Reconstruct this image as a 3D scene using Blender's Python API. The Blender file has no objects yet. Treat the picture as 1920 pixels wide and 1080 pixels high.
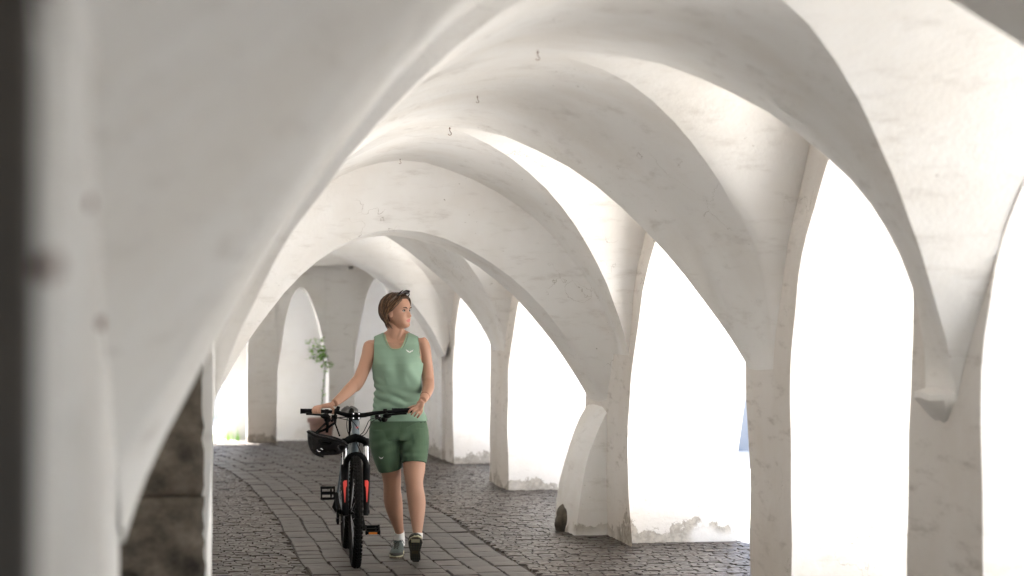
import bpy, bmesh, math, random
import numpy as np
from mathutils import Vector, Matrix

# ------------------------------------------------------------------ camera
SC = bpy.context.scene
COL = SC.collection
rng = random.Random(7)
YAW = math.radians(10.32)
EYE = 1.58
FPX = 3733.0
cam_data = bpy.data.cameras.new('camera')
cam_data.sensor_width = 36.0
cam_data.lens = 70.0
cam_data.shift_y = 60.0 / 1920.0
cam_data.clip_start = 0.05
cam_data.clip_end = 3000.0
cam_data.dof.use_dof = True
cam_data.dof.focus_distance = 12.95
cam_data.dof.aperture_fstop = 2.0
cam = bpy.data.objects.new('camera', cam_data)
cam.location = (0, 0, EYE)
cam.rotation_euler = (math.radians(90), 0, -YAW)
COL.objects.link(cam)
SC.camera = cam

# ------------------------------------------------------------------ daylight
SUN_ELEV = math.radians(70)
SUN_AZ = math.radians(-18)           # measured from +Y towards +X: the sun stands beyond and to the left
world = bpy.data.worlds.new('World')
SC.world = world
world.use_nodes = True
wn = world.node_tree.nodes
wl = world.node_tree.links
for n in list(wn):
    wn.remove(n)
w_out = wn.new('ShaderNodeOutputWorld')
w_bg = wn.new('ShaderNodeBackground')
w_sky = wn.new('ShaderNodeTexSky')
w_sky.sky_type = 'NISHITA'
w_sky.sun_disc = False
w_sky.sun_elevation = SUN_ELEV
w_sky.sun_rotation = SUN_AZ
w_bg.inputs['Strength'].default_value = 0.12
wl.new(w_sky.outputs[0], w_bg.inputs[0])
wl.new(w_bg.outputs[0], w_out.inputs[0])
sun_data = bpy.data.lights.new('sun', 'SUN')
sun_data.energy = 5.0
sun_data.angle = math.radians(0.5)
sun_data.color = (1.0, 0.97, 0.92)
sun = bpy.data.objects.new('sun', sun_data)
sdir = Vector((math.sin(SUN_AZ) * math.cos(SUN_ELEV), math.cos(SUN_AZ) * math.cos(SUN_ELEV), math.sin(SUN_ELEV)))
sun.rotation_euler = sdir.to_track_quat('Z', 'Y').to_euler()
sun.location = (0, 0, 30)
COL.objects.link(sun)
SC.view_settings.view_transform = 'Standard'
SC.view_settings.look = 'None'
SC.view_settings.gamma = 1.0
SC.view_settings.use_curve_mapping = False
SC.view_settings.exposure = 3.45
cy = SC.cycles
cy.use_denoising = True
cy.max_bounces = 12
cy.diffuse_bounces = 8
cy.glossy_bounces = 3
cy.caustics_reflective = False
cy.caustics_refractive = False

# ------------------------------------------------------------------ helpers
FW = np.array([math.sin(YAW), math.cos(YAW), 0.0])
RT = np.array([math.cos(YAW), -math.sin(YAW), 0.0])
UP = np.array([0.0, 0.0, 1.0])


def world_origin(o):
    v = Vector((0, 0, 0))
    while o is not None:
        v = v + o.location
        o = o.parent
    return v


def tag(o, label=None, category=None, group=None, kind=None):
    if label: o['label'] = label
    if category: o['category'] = category
    if group: o['group'] = group
    if kind: o['kind'] = kind
    return o


def thing(name, loc, label, category, group=None):
    o = bpy.data.objects.new(name, None)
    o.location = loc
    o.empty_display_size = 0.1
    COL.objects.link(o)
    return tag(o, label, category, group)


def link_mesh(name, mesh, parent=None):
    o = bpy.data.objects.new(name, mesh)
    COL.objects.link(o)
    if parent is not None:
        o.parent = parent
    return o


class MB:
    """Collects shapes in world coordinates and links them as one mesh object."""

    def __init__(self):
        self.v = []
        self.f = []
        self.m = []
        self.mi = 0

    def add(self, verts, faces):
        b = len(self.v)
        self.v.extend([tuple(map(float, p)) for p in verts])
        for q in faces:
            self.f.append(tuple(b + i for i in q))
            self.m.append(self.mi)
        return self

    def box(self, c, s, M=None, taper=1.0):
        c = np.array(c, float)
        h = np.array(s, float) / 2
        vs = []
        for z in (-1, 1):
            k = taper if z > 0 else 1.0
            for x, y in ((-1, -1), (1, -1), (1, 1), (-1, 1)):
                p = np.array([x * h[0] * k, y * h[1] * k, z * h[2]])
                if M is not None:
                    p = np.array(M) @ p
                vs.append(c + p)
        return self.add(vs, [(3, 2, 1, 0), (4, 5, 6, 7), (0, 1, 5, 4), (1, 2, 6, 5), (2, 3, 7, 6), (3, 0, 4, 7)])

    def grid(self, P, close_u=False, close_v=False, flip=False):
        P = np.asarray(P, float)
        nu, nv = P.shape[:2]
        fs = []
        for i in range(nu if close_u else nu - 1):
            for j in range(nv if close_v else nv - 1):
                a, b = i * nv + j, ((i + 1) % nu) * nv + j
                c, d = ((i + 1) % nu) * nv + (j + 1) % nv, i * nv + (j + 1) % nv
                fs.append((a, d, c, b) if flip else (a, b, c, d))
        return self.add(P.reshape(-1, 3), fs)

    def tube(self, pts, rad, n=10, ref=None, squash=None, cap=True, closed=False):
        """A tube along pts; rad a number or one per point; squash = second radius factor along the frame's normal."""
        pts = [np.array(p, float) for p in pts]
        N = len(pts)
        if np.isscalar(rad): rad = [rad] * N
        if squash is None: squash = 1.0
        if np.isscalar(squash): squash = [squash] * N
        rings = []
        nrm = None
        for i in range(N):
            if closed:
                t = pts[(i + 1) % N] - pts[i - 1]
            else:
                t = pts[min(i + 1, N - 1)] - pts[max(i - 1, 0)]
            t = t / (np.linalg.norm(t) + 1e-9)
            if ref is not None:
                nrm = np.array(ref, float) - t * np.dot(ref, t)
            elif nrm is None:
                a = np.array([0, 0, 1.0]) if abs(t[2]) < 0.9 else np.array([1.0, 0, 0])
                nrm = a - t * np.dot(a, t)
            else:
                nrm = nrm - t * np.dot(nrm, t)
            nrm = nrm / (np.linalg.norm(nrm) + 1e-9)
            bn = np.cross(t, nrm)
            r = rad[i]
            rings.append([pts[i] + (nrm * math.cos(a) * r * squash[i] + bn * math.sin(a) * r)
                          for a in [2 * math.pi * k / n for k in range(n)]])
        b = len(self.v)
        self.grid(rings, close_u=closed, close_v=True)
        if cap and not closed:
            self.f.append(tuple(b + k for k in range(n))); self.m.append(self.mi)
            self.f.append(tuple(b + (N - 1) * n + n - 1 - k for k in range(n))); self.m.append(self.mi)
        return self

    def ellipsoid(self, c, r, M=None, nu=14, nv=10):
        vs = []
        c = np.array(c, float)
        for i in range(1, nv):
            th = math.pi * i / nv
            for j in range(nu):
                ph = 2 * math.pi * j / nu
                p = np.array([r[0] * math.sin(th) * math.cos(ph), r[1] * math.sin(th) * math.sin(ph), r[2] * math.cos(th)])
                if M is not None: p = np.array(M) @ p
                vs.append(c + p)
        for sgn in (1, -1):
            p = np.array([0, 0, sgn * r[2]])
            if M is not None: p = np.array(M) @ p
            vs.append(c + p)
        fs = []
        for i in range(nv - 2):
            for j in range(nu):
                a, b2 = i * nu + j, i * nu + (j + 1) % nu
                fs.append((a, a + nu, b2 + nu, b2))
        T, B = len(vs) - 2, len(vs) - 1
        for j in range(nu):
            fs.append((T, j, (j + 1) % nu))
            fs.append((B, (nv - 2) * nu + (j + 1) % nu, (nv - 2) * nu + j))
        return self.add(vs, fs)

    def mesh(self, name, mats, parent=None, smooth=True, angle=40, weld=0.0, disp=None, fixn=False):
        v = np.array(self.v, float)
        if disp is not None:
            v = disp(v)
        v = v - np.array(world_origin(parent)) if parent is not None else v
        me = bpy.data.meshes.new(name)
        me.from_pydata(v.tolist(), [], self.f)
        if not isinstance(mats, (list, tuple)): mats = [mats]
        for m in mats: me.materials.append(m)
        if len(mats) > 1:
            me.polygons.foreach_set('material_index', self.m)
        if weld > 0 or fixn:
            bm = bmesh.new(); bm.from_mesh(me)
            if weld > 0: bmesh.ops.remove_doubles(bm, verts=bm.verts, dist=weld)
            if True: bmesh.ops.recalc_face_normals(bm, faces=bm.faces)
            bm.to_mesh(me); bm.free()
        if smooth:
            me.polygons.foreach_set('use_smooth', [True] * len(me.polygons))
            if angle: me.set_sharp_from_angle(angle=math.radians(angle))
        me.update()
        return me

    def build(self, name, mats, parent=None, **k):
        return link_mesh(name, self.mesh(name, mats, parent, **k), parent)


def rot(axis, a):
    return np.array(Matrix.Rotation(a, 3, axis))


# ------------------------------------------------------------------ materials
def new_mat(name):
    m = bpy.data.materials.new(name)
    m.use_nodes = True
    nt = m.node_tree
    return m, nt, nt.nodes['Principled BSDF']


def simple(name, col, rough=0.6, metal=0.0, spec=0.5, noise=0.0, scale=30.0, bump=0.0, coat=0.0):
    m, nt, p = new_mat(name)
    p.inputs['Base Color'].default_value = (*col, 1)
    p.inputs['Roughness'].default_value = rough
    p.inputs['Metallic'].default_value = metal
    p.inputs['Specular IOR Level'].default_value = spec
    if coat: p.inputs['Coat Weight'].default_value = coat
    if noise or bump:
        tc = nt.nodes.new('ShaderNodeTexCoord')
        nz = nt.nodes.new('ShaderNodeTexNoise')
        nz.inputs['Scale'].default_value = scale
        nz.inputs['Detail'].default_value = 5
        nt.links.new(tc.outputs['Object'], nz.inputs['Vector'])
        if noise:
            mx = nt.nodes.new('ShaderNodeMix'); mx.data_type = 'RGBA'
            mx.inputs[6].default_value = (*[c * (1 - noise) for c in col], 1)
            mx.inputs[7].default_value = (*[min(1, c * (1 + noise)) for c in col], 1)
            nt.links.new(nz.outputs[0], mx.inputs[0])
            nt.links.new(mx.outputs[2], p.inputs['Base Color'])
        if bump:
            b = nt.nodes.new('ShaderNodeBump')
            b.inputs['Strength'].default_value = bump
            b.inputs['Distance'].default_value = 0.01
            nt.links.new(nz.outputs[0], b.inputs['Height'])
            nt.links.new(b.outputs[0], p.inputs['Normal'])
    return m


def plaster_mat(name, base=(0.91, 0.905, 0.897), foot=1.0, grime=1.0):
    """Old limewash: cloudy tone, hairline dirt, and worn damp patches near the foot of the walls."""
    m, nt, p = new_mat(name)
    N, L = nt.nodes, nt.links
    geo = N.new('ShaderNodeNewGeometry')
    sep = N.new('ShaderNodeSeparateXYZ'); L.new(geo.outputs['Position'], sep.inputs[0])

    def noise(scale, detail=5, rough=0.6, vec=None):
        n = N.new('ShaderNodeTexNoise')
        n.inputs['Scale'].default_value = scale; n.inputs['Detail'].default_value = detail
        n.inputs['Roughness'].default_value = rough
        L.new(vec or geo.outputs['Position'], n.inputs['Vector'])
        return n.outputs[0]

    def ramp(src, lo, hi):
        r = N.new('ShaderNodeMapRange'); r.interpolation_type = 'SMOOTHSTEP'
        L.new(src, r.inputs[0]); r.inputs[1].default_value = lo; r.inputs[2].default_value = hi
        return r.outputs[0]

    def math_(op, a, b):
        k = N.new('ShaderNodeMath'); k.operation = op
        for i, q in enumerate((a, b)):
            if isinstance(q, (int, float)): k.inputs[i].default_value = q
            else: L.new(q, k.inputs[i])
        return k.outputs[0]

    def mix(f, a, b):
        x = N.new('ShaderNodeMix'); x.data_type = 'RGBA'
        L.new(f, x.inputs[0])
        for i, q in ((6, a), (7, b)):
            if isinstance(q, tuple): x.inputs[i].default_value = (*q, 1)
            else: L.new(q, x.inputs[i])
        return x.outputs[2]
    cloudy = ramp(noise(1.3, 4), 0.35, 0.7)
    c = mix(cloudy, base, tuple(q * w for q, w in zip(base, (0.93, 0.91, 0.885))))
    # streaky brush marks, stretched along one axis
    mp = N.new('ShaderNodeMapping'); mp.inputs['Scale'].default_value = (2.2, 2.2, 9.0)
    mp.inputs['Rotation'].default_value = (0.6, 0.5, 0.3)
    L.new(geo.outputs['Position'], mp.inputs['Vector'])
    streak = ramp(noise(1.6, 6, 0.65, mp.outputs[0]), 0.52, 0.78)
    c = mix(math_('MULTIPLY', streak, 0.40 * grime), c, (0.50, 0.46, 0.42))
    # small dark chips and specks
    spk = ramp(noise(34, 3, 0.5), 0.70, 0.76)
    gate = ramp(noise(2.1, 3), 0.52, 0.62)
    c = mix(math_('MULTIPLY', math_('MULTIPLY', spk, gate), 0.7 * grime), c, (0.30, 0.26, 0.22))
    # worn foot: height of the band wanders
    # hairline cracks, only here and there
    vo = N.new('ShaderNodeTexVoronoi'); vo.feature = 'DISTANCE_TO_EDGE'; vo.inputs['Scale'].default_value = 1.7
    wv = N.new('ShaderNodeVectorMath'); wv.operation = 'ADD'
    wn_ = N.new('ShaderNodeTexNoise'); wn_.inputs['Scale'].default_value = 3.5; wn_.inputs['Detail'].default_value = 5
    L.new(geo.outputs['Position'], wn_.inputs['Vector'])
    L.new(geo.outputs['Position'], wv.inputs[0]); L.new(wn_.outputs[1], wv.inputs[1])
    L.new(wv.outputs[0], vo.inputs['Vector'])
    crack = math_('MULTIPLY', ramp(vo.outputs[0], 0.007, 0.002), ramp(noise(1.1, 3), 0.54, 0.64))
    c = mix(math_('MULTIPLY', crack, 0.6 * grime), c, (0.34, 0.30, 0.26))
    edge = math_('ADD', math_('MULTIPLY', noise(2.3, 9, 0.68), 1.0), math_('MULTIPLY', noise(13, 5, 0.7), 0.22))
    band = math_('SUBTRACT', edge, math_('MULTIPLY', sep.outputs[2], 1.3))
    damp = ramp(band, -0.15, 0.45)
    c = mix(math_('MULTIPLY', damp, 0.34 * foot), c, (0.56, 0.50, 0.43))
    bare = math_('MULTIPLY', ramp(band, 0.47, 0.50), ramp(noise(1.3, 2), 0.42, 0.5))
    mott = mix(ramp(noise(24, 6, 0.7), 0.35, 0.65), (0.30, 0.265, 0.225), (0.50, 0.455, 0.39))
    c = mix(math_('MULTIPLY', bare, 0.85 * foot), c, mott)
    L.new(c, p.inputs['Base Color'])
    p.inputs['Roughness'].default_value = 0.92
    p.inputs['Specular IOR Level'].default_value = 0.12
    b = N.new('ShaderNodeBump'); b.inputs['Strength'].default_value = 0.35; b.inputs['Distance'].default_value = 0.02
    hgt = math_('ADD', math_('MULTIPLY', noise(5, 6), 0.7), math_('MULTIPLY', noise(40, 4), 0.12))
    hgt = math_('SUBTRACT', math_('SUBTRACT', hgt, math_('MULTIPLY', bare, 0.35 * foot)), math_('MULTIPLY', crack, 0.3 * grime))
    L.new(hgt, b.inputs['Height']); L.new(b.outputs[0], p.inputs['Normal'])
    return m


M_PLASTER = plaster_mat('limewashed_plaster')
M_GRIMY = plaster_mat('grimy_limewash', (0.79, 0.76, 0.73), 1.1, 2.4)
M_FACADE = plaster_mat('street_render', (0.52, 0.51, 0.48), 0.3)
M_PALE = plaster_mat('courtyard_limewash', (0.62, 0.62, 0.62), 0.3, 0.6)


def stone_mat(name, dark, light, scale=14, bump=0.5, rough=0.85, vary=0.25):
    """Worn stone whose tone also differs from piece to piece."""
    m, nt, p = new_mat(name)
    N, L = nt.nodes, nt.links
    geo = N.new('ShaderNodeNewGeometry')
    oi = N.new('ShaderNodeObjectInfo')
    nz = N.new('ShaderNodeTexNoise'); nz.inputs['Scale'].default_value = scale; nz.inputs['Detail'].default_value = 7
    nz.inputs['Roughness'].default_value = 0.65
    L.new(geo.outputs['Position'], nz.inputs['Vector'])
    mr = N.new('ShaderNodeMapRange'); mr.inputs[1].default_value = 0.3; mr.inputs[2].default_value = 0.7
    L.new(nz.outputs[0], mr.inputs[0])
    mx = N.new('ShaderNodeMix'); mx.data_type = 'RGBA'
    mx.inputs[6].default_value = (*dark, 1); mx.inputs[7].default_value = (*light, 1)
    L.new(mr.outputs[0], mx.inputs[0])
    add = N.new('ShaderNodeMath'); add.operation = 'ADD'
    L.new(oi.outputs['Random'], add.inputs[0]); L.new(geo.outputs['Random Per Island'], add.inputs[1])
    fr = N.new('ShaderNodeMath'); fr.operation = 'FRACT'; L.new(add.outputs[0], fr.inputs[0])
    vr = N.new('ShaderNodeMapRange'); vr.inputs[3].default_value = 1 - vary; vr.inputs[4].default_value = 1 + vary
    L.new(fr.outputs[0], vr.inputs[0])
    hs = N.new('ShaderNodeHueSaturation'); L.new(mx.outputs[2], hs.inputs['Color']); L.new(vr.outputs[0], hs.inputs['Value'])
    L.new(hs.outputs[0], p.inputs['Base Color'])
    p.inputs['Roughness'].default_value = rough
    p.inputs['Specular IOR Level'].default_value = 0.42
    b = N.new('ShaderNodeBump'); b.inputs['Strength'].default_value = bump; b.inputs['Distance'].default_value = 0.006
    L.new(nz.outputs[0], b.inputs['Height']); L.new(b.outputs[0], p.inputs['Normal'])
    return m


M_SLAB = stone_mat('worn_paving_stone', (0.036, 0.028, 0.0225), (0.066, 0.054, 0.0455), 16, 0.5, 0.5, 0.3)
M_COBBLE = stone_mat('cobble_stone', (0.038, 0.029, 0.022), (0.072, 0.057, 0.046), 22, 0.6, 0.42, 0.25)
M_JOINT = stone_mat('earth_joint', (0.030, 0.023, 0.018), (0.055, 0.044, 0.035), 25, 0.5, 0.95, 0.0)
M_ROUGH = stone_mat('rough_dark_stone', (0.020, 0.016, 0.012), (0.20, 0.165, 0.13), 7, 1.0, 0.9, 0.25)
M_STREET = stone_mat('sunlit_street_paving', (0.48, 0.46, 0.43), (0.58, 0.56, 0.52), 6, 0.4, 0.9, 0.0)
M_DOOR = simple('dark_door_wood', (0.05, 0.04, 0.032), 0.6, noise=0.3, scale=12)
M_IRON = simple('rusty_iron', (0.30, 0.19, 0.16), 0.75, 0.4, noise=0.3, scale=80)

# hand-made unevenness shared by every plaster surface, so neighbouring pieces stay joined
_w = np.random.RandomState(3)
_K = []
for lam, amp in ((2.3, 0.016), (1.3, 0.011), (0.7, 0.006), (0.38, 0.0035), (0.2, 0.0016)):
    for _ in range(4):
        d = _w.normal(size=3); d /= np.linalg.norm(d)
        a = _w.normal(size=3); a /= np.linalg.norm(a)
        _K.append((d * 2 * math.pi / (lam * _w.uniform(0.8, 1.25)), _w.uniform(0, 6.28), a * amp * 0.75))


def wobble(v):
    out = v.copy()
    for k, ph, a in _K:
        out += np.sin(v @ k + ph)[:, None] * a[None, :]
    g = np.clip(v[:, 2] / 0.15, 0, 1)          # feet stay on the ground
    out[:, 2] = v[:, 2] + (out[:, 2] - v[:, 2]) * g
    return out

# ------------------------------------------------------------------ the vaulted arcade
arcade = thing('arcade_building', (1.7, 12.0, 0), 'old whitewashed vaulted arcade with massive piers open to the street', 'building')
NS = 16
S_ = [(i / NS) ** 2 for i in range(NS + 1)]


def arch(t, b):
    return (1 - (1 - min(max(t, 0), 1)) ** 2) ** (1.0 / b)


def arch_inv(p, b):
    return 1 - math.sqrt(max(0.0, 1 - min(max(p, 0), 1) ** b))


def lerp(a, b, t):
    return [x + (y - x) * t for x, y in zip(a, b)]


def groin(S, C, b):
    return [lerp(S[:2], C[:2], t) + [S[2] + (C[2] - S[2]) * arch(t, b)] for t in S_]


def ruled(A, B, n):
    return [[lerp(a, b, j / n) for j in range(n + 1)] for a, b in zip(A, B)]


XR, XO = 3.28, 4.13


def x_right(y): return 3.28


def x_left(y): return float(np.interp(y, [-2, 4.0, 4.7, 7.6, 8.3, 10.3, 14.4, 18.7, 22.2, 26], [-.1, -.09, -.06, .22, .25, .30, .38, .46, .5, .5]))


# pier: near edge, far edge, near spring, far spring, spring height, groin shapes (near bay, far bay), opening shapes (start, top, curve) near/far side
R = [
    dict(yn=-2.6, yf=-0.8, sn=-1.4, sf=-1.0, z=1.3, bn=1.4, bf=1.2, on=(1.3, 2.45, 1.8), of=(1.3, 2.45, 1.8)),
    dict(yn=0.2, yf=4.15, sn=3.8, sf=4.0, z=1.3, bn=1.6, bf=.6, on=(1.2, 2.0, 1.8), of=(1.2, 2.66, 2.2), mf=5.8),
    dict(yn=7.51, yf=8.25, sn=7.76, sf=8.08, z=1.25, bn=1.18, wn=1.1, bf=2.2, on=(1.2, 2.66, 2.3), of=(1.5, 2.6, 2.2), mn=5.8, mf=8.75),
    dict(yn=9.86, yf=10.68, sn=10.15, sf=10.61, z=1.32, bn=1.95, wn=1.08, bf=1.02, on=(1.1, 2.6, 1.65), of=(1.28, 2.6, 1.15), mn=8.75, mf=11.6),
    dict(yn=13.67, yf=14.92, sn=13.43, sf=14.80, z=1.33, bn=1.27, wn=1.35, bf=1.4, on=(0.3, 2.6, 1.4), of=(1.25, 2.45, 1.15), mn=11.6, mf=16.2),
    dict(yn=18.15, yf=19.27, sn=18.42, sf=19.20, z=1.28, bn=1.5, wn=1.1, bf=1.2, on=(1.1, 2.45, 1.1), of=(1.24, 2.4, 1.1), mn=16.2, mf=20.2),
    dict(yn=21.61, yf=22.80, sn=21.85, sf=22.6, z=1.35, bn=1.6, wn=1.1, bf=1.4, on=(1.0, 2.4, 1.2), of=(1.2, 2.3, 1.4), mn=20.2),
]
Lf = [
    dict(yn=-1.6, yf=-0.8, sn=-1.4, sf=-1.0, z=1.3, bn=1.2, bf=1.0, on=(1.3, 2.3, 1.8), of=(1.76, 1.90, 3.0), wf=1.3),
    dict(yn=1.72, yf=4.70, sn=4.22, sf=4.60, z=1.28, zf=1.08, bn=1.03, bf=1.1, wn=1.1, on=(1.76, 1.90, 3.0), of=(1.2, 2.3, 1.8)),
    dict(yn=7.65, yf=8.35, sn=7.9, sf=8.25, z=1.23, bn=1.3, bf=1.3, on=(1.2, 2.4, 1.8), of=(1.2, 2.3, 1.8)),
    dict(yn=9.9, yf=10.7, sn=10.2, sf=10.6, z=1.3, bn=1.5, bf=1.2, on=(1.2, 2.3, 1.8), of=(1.2, 2.3, 1.8)),
    dict(yn=13.7, yf=14.9, sn=14.05, sf=14.8, z=1.3, bn=1.6, bf=1.4, on=(1.2, 2.3, 1.8), of=(1.2, 2.3, 1.8)),
    dict(yn=18.2, yf=19.2, sn=18.6, sf=19.1, z=1.3, bn=1.6, bf=1.4, on=(1.2, 2.3, 1.8), of=(1.2, 2.3, 1.8)),
    dict(yn=21.6, yf=22.5, sn=21.95, sf=22.4, z=1.3, bn=1.6, bf=1.4, on=(1.2, 2.3, 1.8), of=(1.2, 2.3, 1.8)),
]
CR = [(1.50, 2.6, 2.72), (1.65, 5.9, 2.74), (1.70, 8.80, 2.79), (1.75, 12.0, 2.75), (1.75, 16.6, 2.62), (1.78, 20.4, 2.60)]
WTOP = [2.70, 2.72, 2.74, 2.70, 2.58, 2.54]      # crowns of the vault against the wall, bay by bay
WLEFT = [1.98, 2.5, 2.6, 2.6, 2.55, 2.5]
ZTOP = 3.25


def half_open(P, other, which, X):
    """Opening edge beside pier P (which 'n': the bay nearer than P, 'f': beyond), as a function returning y for z and the apex."""
    zs, zt, b = P['on'] if which == 'n' else P['of']
    y0 = P['yn'] if which == 'n' else P['yf']
    mid = 0.5 * (y0 + (other['yf'] if which == 'n' else other['yn']))
    mid = P.get('m' + which, mid)

    def y_at(z): return y0 + (mid - y0) * arch_inv((z - zs) / (zt - zs), b) if z > zs else y0

    def pt(t): return y0 + (mid - y0) * t, zs + (zt - zs) * arch(t, b)
    return y_at, pt, mid, zs, zt, b


def wall_b(P, w):
    if w == 'n': return P.get('wn', max(1.7, P['bn'] * 1.05))
    return P.get('wf', max(1.5, P['bf'] * 1.05))


def build_pier(P, prev, nxt, xf, depth, sgn, name, wt_prev, wt_next, outer=True):
    mb = MB()
    z0 = P['z']
    sides = {}
    for w, o in (('n', prev), ('f', nxt)):
        if o is not None:
            sides[w] = half_open(P, o, w, xf)
    yl = sides['n'][0] if 'n' in sides else (lambda z: P['yn'])
    yr = sides['f'][0] if 'f' in sides else (lambda z: P['yf'])
    rows = []
    for i in range(17):
        z = z0 * i / 16
        a, d = yl(z), yr(z)
        b = a + (P['sn'] - yl(z0)) * (i / 16) + (1 - i / 16) * (P['sn'] - P['yn'])
        c = d + (P['sf'] - yr(z0)) * (i / 16) + (1 - i / 16) * (P['sf'] - P['yf'])
        ys = [a, (a + b) / 2, b, (2 * b + c) / 3, (b + 2 * c) / 3, c, (c + d) / 2, d]
        rows.append([(xf(y), y, z) for y in ys])
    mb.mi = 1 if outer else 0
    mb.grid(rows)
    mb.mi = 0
    for w, o in (('n', prev), ('f', nxt)):
        if o is None: continue
        y_at, pt, mid, zs, zt, b = sides[w]
        sy = P['sn'] if w == 'n' else P['sf']
        so = o['sf'] if w == 'n' else o['sn']
        wmid = 0.5 * (sy + so)
        wz = wt_prev if w == 'n' else wt_next
        bw = wall_b(P, w)
        Wc = [(xf(sy + (wmid - sy) * t), sy + (wmid - sy) * t, z0 + (wz - z0) * arch(t, bw)) for t in S_]
        t0 = arch_inv(max(0, (z0 - zs) / (zt - zs)), b) if z0 > zs else 0.0
        def under(y, z):                  # the opening never rises above the vault
            return min(z, z0 + (wz - z0) * arch((sy - y) / (sy - wmid), bw) - .004)
        O = []
        for t in S_:
            y, z = pt(t0 + (1 - t0) * t)
            O.append((xf(y), y, under(y, z) if t > 0 else z))
        if z0 < zs: O[0] = (O[0][0], O[0][1], z0)
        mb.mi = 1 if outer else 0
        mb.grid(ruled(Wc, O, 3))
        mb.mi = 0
        # reveal: from the floor up and over to the crown
        path = [(y_at(0), zs * i / 8) for i in range(8)] + [(y, under(y, z) if z > z0 + .02 else z) for y, z in (pt(t) for t in S_)]
        inn = [(xf(y), y, z) for y, z in path]
        k = 0.02 if w == 'n' else -0.02
        out = [(xf(y) + sgn * depth, y + k, z) for y, z in path]
        mb.grid(ruled(inn, out, 6))
        if outer:
            arcpts = out[8:]
            mb.grid([[p, (p[0], p[1], 0.5 * (p[2] + ZTOP)), (p[0], p[1], ZTOP)] for p in arcpts])
    if outer:
        xo = xf(P['yn']) + sgn * depth
        a, d = yl(0) + 0.02, yr(0) - 0.02
        mb.grid([[(xo, a + (d - a) * j / 3, ZTOP * i / 8) for j in range(4)] for i in range(9)])
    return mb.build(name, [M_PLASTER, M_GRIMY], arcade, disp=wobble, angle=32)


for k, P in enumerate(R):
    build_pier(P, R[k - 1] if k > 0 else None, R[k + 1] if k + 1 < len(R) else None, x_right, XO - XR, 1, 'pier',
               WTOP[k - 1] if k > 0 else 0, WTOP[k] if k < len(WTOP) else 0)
for k, P in enumerate(Lf):
    build_pier(P, Lf[k - 1] if k > 0 else None, Lf[k + 1] if k + 1 < len(Lf) else None, x_left, 0.26, -1, 'pier',
               WLEFT[k - 1] if k > 0 else 0, WLEFT[k] if k < len(WLEFT) else 0, outer=False)


def side_web(xf, Pn, Pf, C, wz):
    """Vault cell running out to one wall between a near and a far pier."""
    A = (xf(Pn['sf']) + .012 * ('zf' in Pn), Pn['sf'], Pn.get('zf', Pn['z'])); B = (xf(Pf['sn']), Pf['sn'], Pf['z'])
    g1, g2 = groin(A, C, Pn['bf']), groin(B, C, Pf['bn'])
    mid = 0.5 * (A[1] + B[1])
    w1 = [(xf(A[1] + (mid - A[1]) * t), A[1] + (mid - A[1]) * t, A[2] + (wz - A[2]) * arch(t, wall_b(Pn, 'f'))) for t in S_]
    w2 = [(xf(B[1] + (mid - B[1]) * t), B[1] + (mid - B[1]) * t, B[2] + (wz - B[2]) * arch(t, wall_b(Pf, 'n'))) for t in S_]
    mb = MB()
    mb.grid(ruled(g1 + g2[-2::-1], w1 + w2[-2::-1], 10))
    return mb.build('vault_web', M_PLASTER, arcade, disp=wobble, weld=0.001, angle=60)


for k, C in enumerate(CR):
    side_web(x_right, R[k], R[k + 1], C, WTOP[k])
    side_web(x_left, Lf[k], Lf[k + 1], C, WLEFT[k])


def bay_line(k, side):
    """Both groins on the far ('n': ending at pier k's near springs) or near ('f') side of a bay, from right wall to left wall."""
    if side == 'n':
        C = CR[k - 1]
        a = groin((x_right(0), R[k]['sn'], R[k]['z']), C, R[k]['bn'])
        b = groin((x_left(Lf[k]['sn']), Lf[k]['sn'], Lf[k]['z']), C, Lf[k]['bn'])
    else:
        C = CR[k]
        a = groin((x_right(0), R[k]['sf'], R[k]['z']), C, R[k]['bf'])
        b = groin((x_left(Lf[k]['sf']) + .012 * ('zf' in Lf[k]), Lf[k]['sf'], Lf[k].get('zf', Lf[k]['z'])), C, Lf[k]['bf'])
    return a + b[-2::-1]


def rib_curve(y, xl, zl, xr, zr, xc, zc, b):
    r = [(xr + (xc - xr) * t, y, zr + (zc - zr) * arch(t, b)) for t in S_]
    l = [(xl + (xc - xl) * t, y, zl + (zc - zl) * arch(t, b)) for t in S_]
    return r + l[-2::-1]


def shift(curve, dy, dz=0.0):
    return [(x, y + dy, z + dz) for x, y, z in curve]


for k in range(1, len(R) - 1):
    if k == 4: continue
    mb = MB()
    mb.grid(ruled(bay_line(k, 'n'), bay_line(k, 'f'), 8))
    mb.build('vault_web', M_PLASTER, arcade, disp=wobble, weld=0.001, angle=60)

# strengthening arch at the buttressed pier: a deep face towards us, a soffit, then the next bay
E1 = rib_curve(14.22, 0.42, 0.95, 3.30, 0.93, 1.78, 2.245, 1.05)
mb = MB()
E2 = shift(E1, 0.62, -0.01)
E0 = rib_curve(13.86, 0.42, 1.33, 3.31, 1.33, 1.75, 2.70, 1.3)
mb.grid(ruled(bay_line(4, 'n'), E0, 5))
mb.grid(ruled(E0, E1, 7))
mb.grid(ruled(E1, E2, 4))
mb.grid(ruled(E2, bay_line(4, 'f'), 4))
tag(mb.build('transverse_arch', M_PLASTER, arcade, disp=wobble, weld=0.001, angle=40), 'lower strengthening arch across the passage')
E3 = rib_curve(21.75, 0.5, 1.0, 3.22, 1.18, 1.78, 2.32, 1.12)
E4 = shift(E3, 0.8, 0.0)
mb = MB()
mb.grid(ruled(bay_line(6, 'n'), E3, 8))
mb.grid(ruled(E3, E4, 5))
flat = [(x, 22.9, 2.42) for x, y, z in E4]
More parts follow.
